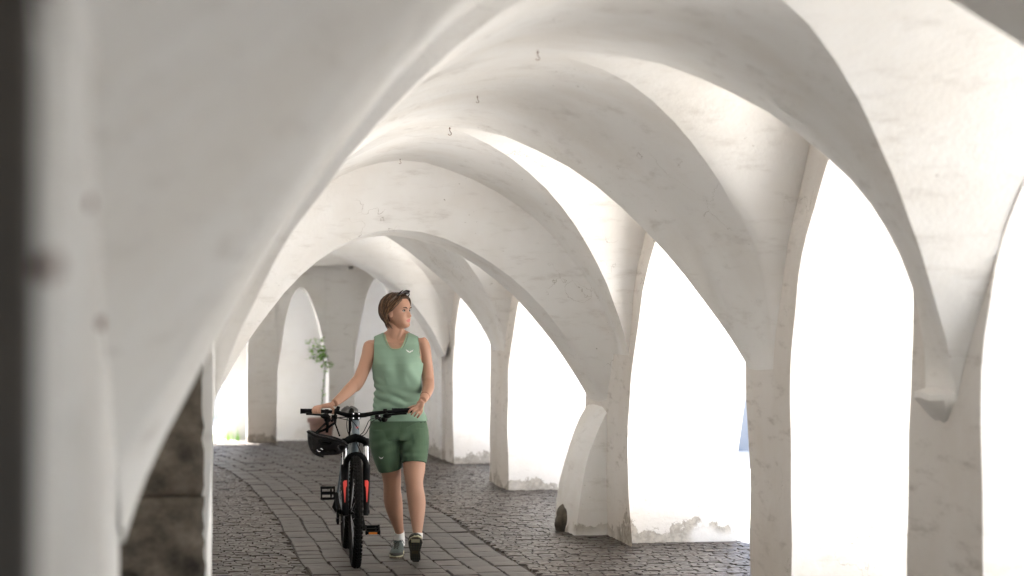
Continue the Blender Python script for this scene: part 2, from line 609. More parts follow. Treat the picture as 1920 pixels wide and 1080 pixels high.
mb.grid(ruled(E4, flat, 3))
mb.build('transverse_arch', M_PLASTER, arcade, disp=wobble, weld=0.001, angle=40)
mb = MB()
mb.grid([[(-3 + 6.3 * i / 14, 22.4 + 3.75 * j / 8, 2.42 - 0.15 * max(0, j - 1) / 7) for j in range(9)] for i in range(15)])
mb.build('ceiling', M_PLASTER, arcade, disp=wobble)

# bulging buttress under the strengthening arch
prof = [(0, .25), (.08, .245), (.2, .235), (.35, .215), (.5, .18), (.62, .14), (.72, .10), (.82, .055), (.9, .01), (.97, -.05)]
mb = MB()
rows = []
for z, e in prof:
    xa = 3.28 - e
    rows.append([(3.34, 14.24, z)] + [(3.3 + (xa - 3.3) * j / 3, 14.25 - 0.02 * j / 3, z) for j in range(4)] +
                [(xa - 0.015 * math.sin(math.pi * j / 4), 14.23 + 0.62 * j / 4, z) for j in range(1, 5)] + [(3.34, 14.88, z)])
mb.grid(rows)
tag(mb.build('buttress', M_PLASTER, arcade, disp=wobble, angle=35), 'bulging whitewashed buttress foot against the pier')

# worn corbel on the near right pier
for (x, y, z, s) in ((3.28, 7.93, 1.262, -1),):
    mb = MB()
    rows = []
    for dz, e, h in ((.03, .02, .13), (.012, .085, .165), (-.012, .088, .165), (-.045, .062, .14), (-.085, .03, .10), (-.115, -.005, .06)):
        rows.append([(x - s * .06, y - h, z + dz), (x + s * e * .55, y - h * .96, z + dz), (x + s * e, y - h * .55, z + dz - .006), (x + s * e * 1.05, y, z + dz + .004),
                     (x + s * e, y + h * .5, z + dz), (x + s * e * .6, y + h * .95, z + dz), (x - s * .06, y + h, z + dz)])
    mb.grid(rows, close_v=True)
    mb.add(rows[0], [tuple(range(7))]); mb.add(rows[-1], [tuple(range(7))])
    mb.build('corbel', M_PLASTER, arcade, weld=.0005, angle=40)

# walls: closed backs of the niches on the left, solid wall beyond the last pier, upper storeys with added light blockers
mb = MB()
ys = np.linspace(-2.6, 22.5, 60)
mb.grid([[(x_left(y) - 0.24 if not 4.9 < y < 8.0 else -0.43, y, ZTOP * j / 8) for j in range(9)] for y in ys])
mb.build('niche_wall', M_PLASTER, arcade, disp=wobble)
for P0_, P1_ in zip(Lf[2:3], Lf[3:4]):  # dark panels added in a hidden bay to soak up bounced light
    a, c = P0_['yf'] + .02, P1_['yn'] - .02
    n = max(4, int(round((c - a) / .24)))
    mb = MB()
    mb.box((x_left((a + c) / 2) - .23, (a + c) / 2, 2.28), (.09, c - a, .1), rot('Z', -math.atan2(x_left(c) - x_left(a), c - a)))
    dr = tag(mb.build('added_dark_panel', M_DOOR, arcade, smooth=False), 'added dark timber panels, out of view, that cut bounced light from the left wall')
    for i in range(n):
        y = a + (c - a) * (i + .5) / n
        mb = MB(); mb.box((x_left(y) - .19 + (.006 if i % 2 else 0), y, 1.12), (.03, (c - a) / n - .006, 2.22))
        mb.build('plank', M_DOOR, dr, smooth=False)
mb = MB()
mb.grid([[(3.24, 22.3 + 3.8 * i / 8, 2.6 * j / 8) for j in range(9)] for i in range(9)])
mb.grid([[(3.24 + .12 * i / 2, 22.3, 2.6 * j / 8) for j in range(9)] for i in range(3)])
mb.grid([[(4.13, 22.7 + 3.6 * i / 3, ZTOP * j / 3) for j in range(4)] for i in range(4)])
mb.build('wall', M_PLASTER, arcade, disp=wobble)
mb = MB()
mb.box((-1.2, 12.0, 3.55), (10.6, 29.1, 0.6))
mb.box((2.8, 26.6, 4.2), (3.4, 2.2, 1.9))  # unseen cap added over the yard lane to cut its skylight
mb.box((-3.4, 9.9, 1.62), (5.9, 25.0, 3.22))
mb.box((0.25, -2.5, 1.6), (1.3, 0.2, 3.3))
mb.box((3.5, -2.5, 1.6), (1.4, 0.2, 3.3))
mb.box((1.85, -2.5, 2.75), (1.9, 0.2, 1.0))
mb.box((5.3, 5.0, 3.75), (2.4, 6.4, 0.5))          # added overhang, out of view, shading the street beside the nearest bay
mb.build('upper_storey_and_light_blockers', M_FACADE, arcade, smooth=False)


def arch_wall(mb, y0, y1, x0, x1, opens, top):
    """Wall between two planes of Y with arched openings (left, right, start, apex, curve)."""
    xs = x0
    for (a, b, zs, zt, cv) in opens:
        for yy in (y0, y1):
            mb.grid([[(xs + (a - xs) * i / 3, yy, top * j / 6) for j in range(7)] for i in range(4)])
            for c0 in (a, b):
                m = 0.5 * (a + b)
                mb.grid([[(c0 + (m - c0) * t, yy, zs + (zt - zs) * arch(t, cv)), (c0 + (m - c0) * t, yy, top)] for t in S_])
        for c0 in (a, b):
            m = 0.5 * (a + b)
            path = [(c0, zs * i / 6) for i in range(6)] + [(c0 + (m - c0) * t, zs + (zt - zs) * arch(t, cv)) for t in S_]
            mb.grid([[(x, y0, z), (x, 0.5 * (y0 + y1), z), (x, y1, z)] for x, z in path])
        xs = b
    for yy in (y0, y1):
        mb.grid([[(xs + (x1 - xs) * i / 3, yy, top * j / 6) for j in range(7)] for i in range(4)])


mb = MB()
arch_wall(mb, 25.9, 26.25, 1.27, 4.1, [(1.62, 2.28, 0.9, 2.02, 1.15), (2.63, 3.30, 0.9, 2.16, 1.15)], 2.45)
mb.grid([[(1.27, 25.9 + .35 * i, 2.45 * j / 6) for j in range(7)] for i in range(2)])
tag(mb.build('end_wall', M_PLASTER, arcade, disp=wobble, weld=0.002, angle=35), 'wall with two narrow arches closing the passage')

# dark stone doorway in the left niche and the dark door nearest to us
jamb = MB()
jamb.box((-0.02, 7.73, 1.07), (0.02, 0.02, 2.1))
jamb = jamb.build('stone_jamb', M_ROUGH, arcade, smooth=False)
tag(jamb, 'rough dark stone door jamb in the left niche')
z = 0.0
ptl = ptr = 0.0
for i, h in enumerate((0.60, 0.34, 0.52, 0.30, 0.42)):
    mb = MB()
    n = 12
    x0j, x1j = -0.37 + rng.uniform(-.02, .02), 0.20 + rng.uniform(-.015, .01)
    tl, tr = rng.uniform(-.03, .03), rng.uniform(-.03, .03)
    pts = []
    for a in range(n + 1):
        row = []
        for b in range(n + 1):
            u, v = a / n, b / n
            bulge = (math.sin(math.pi * min(max(u, .02), .98)) * math.sin(math.pi * min(max(v, .02), .98))) ** 0.4
            rough = .016 * math.sin(u * 9 + i * 2) * math.sin(v * 11 + i) + rng.uniform(-.012, .012)
            row.append((x0j + (x1j - x0j) * u + rng.uniform(-.006, .006), 7.585 - 0.05 * bulge - rough, z + (h + (tl * (1 - u) + tr * u if i < 4 else 0)) * v + (ptl * (1 - u) + ptr * u) * (1 - v) if i else z + (h + tl * (1 - u) + tr * u) * v))
        pts.append(row)
    ptl, ptr = tl, tr
    mb.grid(pts)
    mb.grid([[p, (p[0], 7.75, p[2])] for p in pts[0]]); mb.grid([[p, (p[0], 7.75, p[2])] for p in pts[-1]])
    mb.grid([[r[0], (r[0][0], 7.75, r[0][2])] for r in pts]); mb.grid([[r[-1], (r[-1][0], 7.75, r[-1][2])] for r in pts])
    mb.build('stone', M_ROUGH, jamb, weld=0.001, angle=0)
    z += h
mb = MB()
for yy in (-0.78, 1.70):
    mb.box((-0.225, yy, 0.93), (0.262, 0.08, 1.86))
mb.box((-0.30, 0.46, 1.80), (0.1, 2.38, 0.16))
frame = tag(mb.build('door_frame', M_DOOR, arcade, smooth=False), 'dark timber door frame in the wall nearest to us')
for i in range(12):
    mb = MB()
    mb.box((-0.315, -0.62 + 0.205 * i, 0.86), (0.024, 0.198, 1.72))
    mb.build('plank', M_DOOR, frame, smooth=False)

for (y_, z_) in ((2.05, 1.73), (2.62, 1.78), (2.70, 1.735), (2.68, 1.64), (3.3, 1.575), (1.72, 1.625)):
    mb = MB(); x_ = x_left(y_)
    mb.tube([(x_ - .03, y_, z_), (x_ + .016, y_, z_ - .002)], .0075, 8); mb.ellipsoid((x_ + .014, y_, z_), (.006, .011, .011))
    mb.build('iron_stud', M_IRON, arcade)

# ------------------------------------------------------------------ iron hooks in the vault
def hook(p, s, lab):
    t = thing('ceiling_hook', p, lab, 'hook', 'iron hooks in the vault')
    mb = MB()
    pts = [(0, 0, .05), (0, 0, 0)] + [(.022 * math.sin(a), 0, -.02 - .022 + .022 * math.cos(a)) for a in np.linspace(.3, 4.6, 10)]
    mb.tube([np.array(p) + np.array(q) * s for q in pts], 0.0045 * s, 6)
    mb.build('hook_bar', M_IRON, t)
    mb = MB()
    mb.tube([np.array(p) + np.array((0, 0, .035)) * s, np.array(p) + np.array((0, 0, .02)) * s], .012 * s, 8)
    mb.build('rosette', M_IRON, t)


hook((1.72, 8.8, 2.775), .40, 'largest rusty iron hook, at the crown of the nearest vault in view')
hook((1.70, 10.35, 2.745), .33, 'small rusty iron hook between the two nearest vault crowns')
hook((1.80, 12.0, 2.735), .46, 'pale iron hook at the second vault crown above the woman')
hook((1.62, 13.0, 2.625), 0.3, 'tiny dark stub of a hook above the strengthening arch')

# ------------------------------------------------------------------ ground, street, neighbours
mb = MB()
mb.grid([[(-400 + 800 * i / 4, -400 + 800 * j / 4, -0.05) for j in range(5)] for i in range(5)])
mb.build('ground', M_STREET, smooth=False)
bpy.data.objects['ground']['kind'] = 'structure'
mb = MB()
mb.grid([[(4.18, -12, -.02), (4.18, 60, -.02)], [(40, -12, -.03), (40, 60, -.03)]])
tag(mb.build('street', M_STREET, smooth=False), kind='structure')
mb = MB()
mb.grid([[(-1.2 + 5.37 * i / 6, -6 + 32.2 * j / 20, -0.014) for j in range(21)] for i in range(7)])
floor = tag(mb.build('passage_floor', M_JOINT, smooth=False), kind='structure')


def stone_mesh(name, r, h, jit, mat, bev):
    """Unit paving stone, irregular outline, worn upper edge; top at z = 0."""
    outline = []
    for (a, b) in ((-.5, -.5), (0, -.5), (.5, -.5), (.5, 0), (.5, .5), (0, .5), (-.5, .5), (-.5, 0)):
        outline.append((a * .985 + r.uniform(-jit, jit), b * .985 + r.uniform(-jit, jit)))
    vs = [(x, y, -h) for x, y in outline] + [(x, y, -bev * .6) for x, y in outline] + \
         [(x * (1 - bev * 3), y * (1 - bev * 3), r.uniform(-.12, .12) * bev) for x, y in outline] + [(0, 0, bev * .25)]
    fs = []
    for i in range(8):
        j = (i + 1) % 8
        fs += [(i, j, 8 + j, 8 + i), (8 + i, 8 + j, 16 + j, 16 + i), (16 + i, 16 + j, 24)]
    me = bpy.data.meshes.new(name)
    me.from_pydata(vs, [], fs)
    me.materials.append(mat)
    return me


rs = random.Random(11)
slab_meshes = [stone_mesh('slab', rs, 0.03, 0.016, M_SLAB, 0.010) for _ in range(14)]
cobble_meshes = [stone_mesh('cobble', rs, 0.03, 0.024, M_COBBLE, 0.022) for _ in range(14)]


def drift(y):
    return -0.012 * max(0.0, y - 17) ** 2 + 0.012 * math.sin(y * 1.3) + 0.006 * math.sin(y * 3.7)


slabs = []
NC = 8
X0, CW = 0.99, 0.170
for c in range(NC):
    y = 10.9 + rs.uniform(0, .3)
    while y < 26.0:
        ln = rs.uniform(0.17, 0.31)
        x = X0 + (c + .5) * CW + drift(y) + rs.uniform(-.004, .004)
        slabs.append((y, x, y + ln / 2, CW * rs.uniform(.93, .985), ln * .99, rs.uniform(-.02, .02), rs.uniform(-.004, .003)))
        y += ln
slabs.sort()


def joined(name, items, meshes, parent, mat):
    mb = MB()
    for (x, y, w, l, a, dz) in items:
        me = rs.choice(meshes)
        ca, sa = math.cos(a), math.sin(a)
        vs = [(x + v.co.x * w * ca - v.co.y * l * sa, y + v.co.x * w * sa + v.co.y * l * ca, v.co.z + dz) for v in me.vertices]
        mb.add(vs, [tuple(p.vertices) for p in me.polygons])
    return tag(mb.build(name, mat, parent, smooth=False), kind='stuff')


def single(name, it, meshes, parent):
    x, y, w, l, a, dz = it
    o = link_mesh(name, rs.choice(meshes), parent)
    o.location = (x, y, dz)
    o.scale = (w, l, 1)
    o.rotation_euler = (0, 0, a)
    return o


slabs = [s[1:] for s in slabs]
vis = [s for s in slabs if s[1] > 11.6]
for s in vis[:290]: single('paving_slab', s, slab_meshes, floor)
joined('far_paving_slabs', [s for s in slabs if s[1] <= 11.6] + vis[290:], slab_meshes, floor, M_SLAB)
cob = []
y = 10.9
while y < 26.2:
    rowh = rs.uniform(.062, .082)
    d = drift(y)
    for lo, hi in ((x_left(y) - .3 if y < 22.4 else -1.1, X0 + d - .005), (X0 + NC * CW + d + .005, 4.16)):
        x = lo + rs.uniform(0, .05)
        while x < hi - 0.05:
            w = min(rs.uniform(.075, .125), hi - x)
            if w > 0.05:
                cob.append((x + w / 2, y + rowh / 2 + rs.uniform(-.008, .008), w * .975, rowh * .97, rs.uniform(-.035, .035), rs.uniform(-.004, .003)))
            x += w
    y += rowh


def in_view(x, y):
    v = np.array([x, y, -EYE]); dd = v @ FW
    px = 960 + FPX * (v @ RT) / dd; py = 600 + FPX * EYE / dd
    return 395 < px < 1440 and py < 1085 and not (x > 3.25 and 13.6 < y < 15)


seen = [c for c in cob if in_view(c[0], c[1])]
ids = set(id(c) for c in seen[:295])
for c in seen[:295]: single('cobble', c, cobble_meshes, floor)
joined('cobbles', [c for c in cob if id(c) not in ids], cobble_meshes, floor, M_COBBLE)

# guard stone at the foot of the buttress
gs = thing('guard_stone', (3.0, 14.62, 0), 'small dark rounded stone at the foot of the bulging buttress', 'stone')
mb = MB()
mb.ellipsoid((3.06, 14.62, 0.06), (0.07, 0.13, 0.125), nu=20, nv=14)
mb.v = [tuple(p + 0.012 * np.sin(p[[1, 2, 0]] * 33 + 1.3) + 0.006 * np.sin(p[[2, 0, 1]] * 71 + .4)) for p in np.array(mb.v)]
mb.build('boulder', M_ROUGH, gs)


def house(name, loc, label, x0, x1, y0, y1, h, face, wins, plinth=None):
    """A plain neighbouring house; face '-y' or '-x' carries framed windows."""
    t = thing(name, loc, label, 'building')
    mb = MB(); mb.box(((x0 + x1) / 2, (y0 + y1) / 2, h / 2 - .05), (x1 - x0, y1 - y0, h))
    mb.build('wall', M_FACADE if face == '-x' else M_PALE, t, smooth=False)
    mb = MB(); mb.box(((x0 + x1) / 2, (y0 + y1) / 2, h + .03), (x1 - x0 + .8, y1 - y0 + .8, .16))
    mb.build('roof', M_ROOF, t, smooth=False)
    for (u, z, w, hh) in wins:
        if face == '-x':
            c = (x0 - .02, u, z); s = (.08, w, hh); s2 = (.02, w - .16, hh - .16); c2 = (x0 - .055, u, z)
        else:
            c = (u, y0 - .02, z); s = (w, .08, hh); s2 = (w - .16, .02, hh - .16); c2 = (u, y0 - .055, z)
        mb = MB(); mb.box(c, s); f = mb.build('window', M_FRAME, t, smooth=False)
        mb = MB(); mb.box(c2, s2); mb.build('pane', M_GLASS, f, smooth=False)
    if plinth:
        mb = MB(); mb.box(((x0 + x1) / 2, y0 - .03, plinth / 2 - .05), (x1 - x0 + .02, .06, plinth + .1))
        mb.build('plinth', M_BLUE, t, smooth=False)
    return t


M_ROOF = simple('roof_tile', (0.25, 0.12, 0.08), 0.8, noise=.3, scale=8)
M_FRAME = simple('painted_window_frame', (0.55, 0.53, 0.5), 0.6)
M_GLASS = simple('window_glass', (0.03, 0.035, 0.04), 0.08)
M_BLUE = simple('blue_grey_paint', (0.26, 0.28, 0.31), 0.8, noise=.15, scale=5)
house('street_house', (13, 8, 0), 'sunlit cream house across the street', 10.6, 18, -14, 30, 9.5, '-x',
      [(-4 + 4 * i, z, 1.0, 1.5) for i in range(8) for z in (4.9, 7.6)])
house('street_house', (8.6, 25, 0), 'pale house with blue grey base beyond the piers on the street side', 5.9, 10.5, 23.5, 30, 7, '-y',
      [(8.8, 4.6, .9, 1.4)], .60)
# the yard behind the end wall
cw = thing('courtyard_wall', (3, 27.7, 0), 'bluish white yard wall seen through the two end arches', 'wall')
mb = MB()
mb.grid([[(1.0 + 4.6 * i / 16, 27.5, -.05 + 6.5 * j / 10) for j in range(11)] for i in range(17)])
mb.grid([[(1.0, 27.5 + .35 * i, -.05 + 6.5 * j / 4) for j in range(5)] for i in range(2)])
mb.grid([[(1.0 + 4.6 * i / 4, 27.5 + .35 * j, 6.45) for j in range(2)] for i in range(5)])
mb.build('masonry', M_PALE, cw, disp=wobble)
house('yard_house', (-2.5, 36, 0), 'bright house across the yard beyond the left end of the passage', -9, 3.5, 33.5, 40, 6.5, '-y',
      [(-3, 1.7, 1, 1.3), (0.2, 4.4, 1, 1.3), (-3, 4.4, 1, 1.3)])
house('yard_shade_block', (-7, 28, 0), 'added unseen block that shades the yard on the left of the passage end', -12, -3.4, 22.8, 33.0, 8.0, '-y', [])  # added out of view to keep the sun off the yard

# ------------------------------------------------------------------ mountain bike
def at(px, py, d):
    """World point seen at a place of the frame, at its own distance along the view axis."""
    return np.array([0, 0, EYE]) + FW * d + RT * (px - 960) / FPX * d + UP * (600 - py) / FPX * d


M_BLACK = simple('satin_black_paint', (0.004, 0.004, 0.0045), 0.5, spec=0.08)
M_RUBBER = simple('tyre_rubber', (0.011, 0.010, 0.0095), 0.9, spec=.12, noise=.3, scale=60, bump=.2)
M_GRIP = simple('grip_rubber', (0.008, 0.008, 0.010), 0.8, spec=.1)
M_FRAME_BLUE = simple('slate_blue_frame_paint', (0.115, 0.15, 0.175), 0.35, spec=.6, coat=.3)
M_SILVER = simple('polished_steel', (0.75, 0.75, 0.78), 0.22, 1.0)
M_STEEL = simple('dull_steel', (0.35, 0.35, 0.36), 0.4, 1.0)
M_RED = simple('signal_red_paint', (0.75, 0.055, 0.04), 0.4)
M_ORANGE = simple('amber_reflector', (0.85, 0.26, 0.03), 0.3)
M_SADDLE = simple('saddle_vinyl', (0.018, 0.015, 0.012), 0.42, spec=.3)
M_HELMET = simple('helmet_black', (0.007, 0.006, 0.006), 0.5, spec=.15)
M_STRAP = simple('nylon_strap', (0.006, 0.006, 0.006), 0.85, spec=.05)

bike0 = np.array([1.285, 12.655, 0.0])
ba = math.radians(2.6)
RD = np.array([math.sin(ba), math.cos(ba), 0])
LD = np.array([math.cos(ba), -math.sin(ba), 0])


def B(b, l, z): return bike0 + RD * b + LD * (l + 0.02 * z) + UP * z


WR = 0.358
bike = thing('mountain_bike', tuple(bike0), 'black and slate blue mountain bike with red fork marks, wheeled by the woman', 'bicycle')


def ring(b, l, z, R, r, n=56, m=10, sq=1.0):
    return [B(b + R * math.cos(a), l, z + R * math.sin(a)) for a in np.linspace(0, 2 * math.pi, n, endpoint=False)]


def wheel(b, name, disc_side):
    w = MB(); w.tube([B(b, -.05, WR), B(b, .05, WR)], .016, 12)
    w.tube([B(b, -.034, WR), B(b, -.026, WR)], .028, 14); w.tube([B(b, .026, WR), B(b, .034, WR)], .028, 14)
    hub = w.build(name, M_BLACK, bike)
    t = MB(); t.tube(ring(b, 0, WR, .328, 0), .0265, 12, ref=LD, closed=True); t.build('tyre', M_RUBBER, hub)
    k = MB()
    for i in range(66):
        for j, off in enumerate((-.021, -.0095, .0095, .021)):
            a = 2 * math.pi * (i + (.5 if j in (1, 2) else 0)) / 66
            up = RD * math.cos(a) + UP * math.sin(a); tg = -RD * math.sin(a) + UP * math.cos(a)
            rr = .353 if abs(off) < .015 else .346
            n = up * math.cos(off * 38) + LD * math.sin(off * 38)
            M = np.array([np.cross(tg, n), tg, n]).T
            k.box(B(b, off, WR) + up * rr, (.0085 if abs(off) > .015 else .012, .017, .009), M)
    tag(k.build('tread', M_RUBBER, hub, smooth=False), kind='stuff')
    r = MB()
    for (R, hw) in ((.296, .013),):
        prof = [(R + .012, -hw), (R + .012, hw), (R - .008, hw * .6), (R - .008, -hw * .6)]
        G = [[B(b + rr * math.cos(a), l, WR + rr * math.sin(a)) for rr, l in prof] for a in np.linspace(0, 2 * math.pi, 56, endpoint=False)]
        r.grid(G, close_u=True, close_v=True)
    r.build('rim', M_BLACK, hub)
    for i in range(24):
        a = 2 * math.pi * i / 24; s = 1 if i % 2 else -1
        da = .5 * (1 if (i // 2) % 2 else -1)
        q = MB(); q.tube([B(b + .026 * math.cos(a + da), s * .03, WR + .026 * math.sin(a + da)), B(b + .29 * math.cos(a), s * .002, WR + .29 * math.sin(a))], .0014, 5)
        q.build('spoke', M_STEEL, hub)
    d = MB(); d.grid([[B(b + R * math.cos(a), disc_side * (.041 + e), WR + R * math.sin(a)) for R, e in ((.06, 0), (.082, 0), (.082, .002), (.06, .002))]
                      for a in np.linspace(0, 2 * math.pi, 40, endpoint=False)], close_u=True, close_v=True)
    d.build('brake_disc', M_STEEL, hub)
    return hub


wheel(0.0, 'front_wheel', 1)
wheel(1.09, 'rear_wheel', 1)

# fork
f = MB()
for s in (-1, 1):
    f.tube([B(-.01, s * .064, .335), B(-.006, s * .064, .36), B(.03, s * .068, .45), B(.07, s * .069, .55), B(.098, s * .069, .62), B(.108, s * .069, .648)],
           [.017, .021, .0215, .0235, .026, .026], 14)
    f.tube([B(0, s * .064, .358), B(0, s * .088, .358)], .014, 10)
arc = [B(.085 - .012 * math.sin(a), .066 * math.cos(a), .625 + .093 * math.sin(a) ** .7) for a in np.linspace(0.02, math.pi - .02, 17)]
f.tube(arc, .0145, 10, squash=1.25)
fork = f.build('fork', M_BLACK, bike)
for s in (-1, 1):
    q = MB(); q.tube([B(.104, s * .069, .64), B(.16, s * .069, .785)], .0165, 14); q.build('stanchion', M_SILVER, fork)
    # red flash wrapped round the front of the leg
    q = MB(); G = []
    for i in range(13):
        u = i / 12; z = .555 - .135 * u
        b = float(np.interp(z, [.36, .45, .55, .62], [-.006, .03, .07, .098]))
        lo = -90 - (26 if u < .3 else 16 * (1 - u)); hi = -90 + (36 * (1 - u * .8) if .06 < u else 14)
        rad = .0257
        G.append([B(b + rad * math.sin(math.radians(a)), s * .068 + s * (-1) * 0 + rad * math.cos(math.radians(a)) * s * -1 * -1, z)
                  for a in np.linspace(lo, hi, 9)])
    q.grid(G); q.build('decal', M_RED, fork)
q = MB()
q.tube([B(.158, -.078, .782), B(.162, -.05, .805), B(.172, 0, .823), B(.162, .05, .805), B(.158, .078, .782)], [.021, .024, .03, .024, .021], 12)
for s in (-1, 1): q.tube([B(.150, s * .070, .765), B(.167, s * .070, .812)], [.0215, .0205], 14)
q.build('fork_crown', M_BLACK, fork)
q = MB(); q.tube([B(.185, 0, .845), B(.219, 0, .935)], .014, 12)
q.tube([B(.213, 0, .922), B(.226, 0, .955)], [.0225, .0205], 16); q.build('steerer', M_BLACK, fork)

# frame
fr = MB()
fr.tube([B(.176, 0, .823), B(.182, 0, .838), B(.198, 0, .88), B(.211, 0, .916), B(.214, 0, .924)], [.029, .027, .0245, .027, .027], 18)
fr.tube([B(.195, 0, .86), B(.30, 0, .71), B(.52, 0, .45), B(.65, 0, .305)], [.022, .027, .028, .03], 16, squash=1.1)
fr.tube([B(.21, 0, .905), B(.40, 0, .83), B(.71, 0, .70)], [.02, .021, .018], 14)
fr.tube([B(.65, 0, .29), B(.70, 0, .55), B(.735, 0, .74)], [.022, .018, .018], 14)
fr.tube([B(.65, -.045, .30), B(.65, .045, .30)], .024, 16)
for s in (-1, 1):
    fr.tube([B(.67, s * .035, .30), B(.80, s * .05, .315), B(.95, s * .06, .345), B(1.09, s * .066, .358)], [.013, .012, .010, .010], 10)
    fr.tube([B(.73, s * .02, .70), B(.80, s * .05, .64), B(1.09, s * .066, .358)], [.010, .009, .008], 10)
frame_o = fr.build('frame', M_FRAME_BLUE, bike)
# red emblem on the head tube
q = MB()
S_pts = [(-.008, .017), (.006, .014), (.011, .006), (.002, .001), (-.004, -.003), (.006, -.006), (.003, -.014), (-.002, -.026)]
fwd = -RD
for (w0, w1), k in zip([(.004, .008), (.008, .007), (.007, .006), (.006, .007), (.007, .005), (.005, .004), (.004, .001)], range(7)):
    a, b2 = S_pts[k], S_pts[k + 1]
    P = []
    for (lx, lz), w in ((a, w0), (b2, w1)):
        P.append([B(.197 + (lz + .0) * .38, lx + e * w, .878 + lz) + fwd * (math.sqrt(max(1e-6, .0262 ** 2 - (lx + e * w) ** 2))) for e in (-1, 0, 1)])
    q.grid(P)
tag(q.build('emblem', M_RED, frame_o, smooth=False), 'small red lightning shaped emblem on the head tube')

# cockpit
q = MB()
q.tube([B(.229, 0, .953), B(.20, 0, .958), B(.172, 0, .962)], [.024, .021, .024], 14)
q.tube([B(.170, -.028, .962), B(.170, .028, .962)], .0225, 14)
stem = q.build('stem', M_BLACK, bike)
for l, z in ((-.018, .976), (.018, .976), (-.018, .948), (.018, .948)):
    q = MB(); q.tube([B(.146, l, z), B(.142, l, z)], .0042, 8); q.build('bolt', M_SILVER, stem)
q = MB()
barp = [(-.352, .215, .992), (-.2, .195, .990), (-.12, .183, .985), (-.055, .172, .966), (0, .170, .962), (.055, .172, .966), (.12, .183, .978), (.2, .195, .985), (.372, .215, .990)]
q.tube([B(b, l, z) for l, b, z in barp], [.0112, .0112, .0125, .0155, .0158, .0155, .0125, .0112, .0112], 14)
bar = q.build('handlebar', M_BLACK, bike)
for s, l0, l1 in ((-1, -.356, -.222), (1, .376, .235)):
    q = MB()
    n = 14
    P = [B(.215 - .02 * (abs(l) < .3) * 0 - (.356 - abs(l)) * .13, l, .992) for l in np.linspace(l0, l1, n)]
    q.tube(P, [.0178 if i in (0, n - 1) else (.0168 if i % 2 else .0158) for i in range(n)], 14)
    q.build('grip', M_GRIP, bar)
    c = s * .188
    q = MB()
    q.tube([B(.19, c - .012, .988), B(.19, c + .012, .988)], .0175, 12)
    q.tube([B(.19, c, .982), B(.165, c + s * .012, .955), B(.175, c - s * .02, .935)], [.014, .018, .013], 10)
    q.ellipsoid(B(.155, c + s * .012, .962), (.03, .022, .017))
    q.ellipsoid(B(.16, c - s * .005, .938), (.022, .022, .018))
    lev = q.build('brake_clamp', M_BLACK, bar)
    q = MB()
    q.tube([B(.150, c + s * .015, .966), B(.125, c + s * .035, .970), B(.120, c + s * .10, .976), B(.118, c + s * .135, .978)], [.008, .007, .0065, .0075], 10)
    q.build('brake_lever', M_BLACK, lev)
    q = MB()
    q.box(B(.17, c - s * .048, .955), (.035, .03, .026)); q.tube([B(.15, c - s * .045, .945), B(.13, c - s * .03, .93)], [.01, .007], 8)
    q.build('shifter', M_BLACK, bar, smooth=False)
q = MB(); q.ellipsoid(B(.138, .150, .960), (.007, .007, .007)); q.build('bolt', M_SILVER, bar)
q = MB(); q.tube([B(.19, -.125, .985), B(.185, -.112, 1.022)], [.009, .0065], 8, squash=1.6); q.build('thumb_lever', M_BLACK, bar)

cab = [[(-.14, .16, .955), (-.085, .10, .945), (-.03, .11, .93), (.0, .15, .90), (.022, .19, .86), (.02, .24, .79)],
       [(-.145, .155, .948), (-.07, .13, .955), (-.035, .14, .945)],
       [(.15, .15, .955), (.085, .08, .94), (.062, .07, .90), (.045, .10, .86), (.027, .17, .83), (.03, .26, .76)],
       [(.16, .155, .95), (.10, .07, .93), (.08, .06, .895), (.055, .10, .845), (.0, .125, .81), (.045, .10, .70), (.068, .075, .60), (.07, .03, .42)],
       [(-.055, .15, .955), (-.062, .11, .915), (-.055, .12, .865), (-.035, .17, .825), (-.03, .25, .77)]]


def smooth_path(P, n=6):
    P = [np.array(p, float) for p in P]
    Q = [2 * P[0] - P[1]] + P + [2 * P[-1] - P[-2]]
    out = []
    for i in range(1, len(Q) - 2):
        for t in np.linspace(0, 1, n, endpoint=False):
            a, b, c, d = Q[i - 1:i + 3]
            out.append(.5 * ((2 * b) + (c - a) * t + (2 * a - 5 * b + 4 * c - d) * t * t + (3 * b - a - 3 * c + d) * t ** 3))
    out.append(P[-1])
    return out


for c in cab:
    q = MB(); q.tube(smooth_path([B(b, l, z) for l, b, z in c]), .0028, 6); q.build('cable', M_BLACK, bike)

# saddle and post
q = MB(); q.tube([B(.73, 0, .72), B(.80, 0, .945)], .0145, 12); q.build('seat_post', M_BLACK, bike)
G = []
for i in range(15):
    u = i / 14; b = .70 + .27 * u
    w = .018 + .056 * (u ** 1.6) if u < .85 else .018 + .056 * (.85 ** 1.6) * math.cos((u - .85) / .15 * 1.2)
    zt = .975 + .012 * math.cos(u * 6) + .008 * u
    ringp = []
    for j in range(17):
        a = math.pi * j / 16
        ringp.append(B(b, w * math.cos(a), zt - .04 + .042 * math.sin(a) ** .6 * (1 - .22 * math.exp(-((j - 8) / 1.6) ** 2) * (u > .2))))
    G.append(ringp)
q = MB(); q.grid(G); q.add(G[0], [tuple(range(17))]); q.add(G[-1], [tuple(range(16, -1, -1))])
q.grid([[g[0], g[-1]] for g in G])
q.build('saddle', M_SADDLE, bike, weld=.0005)

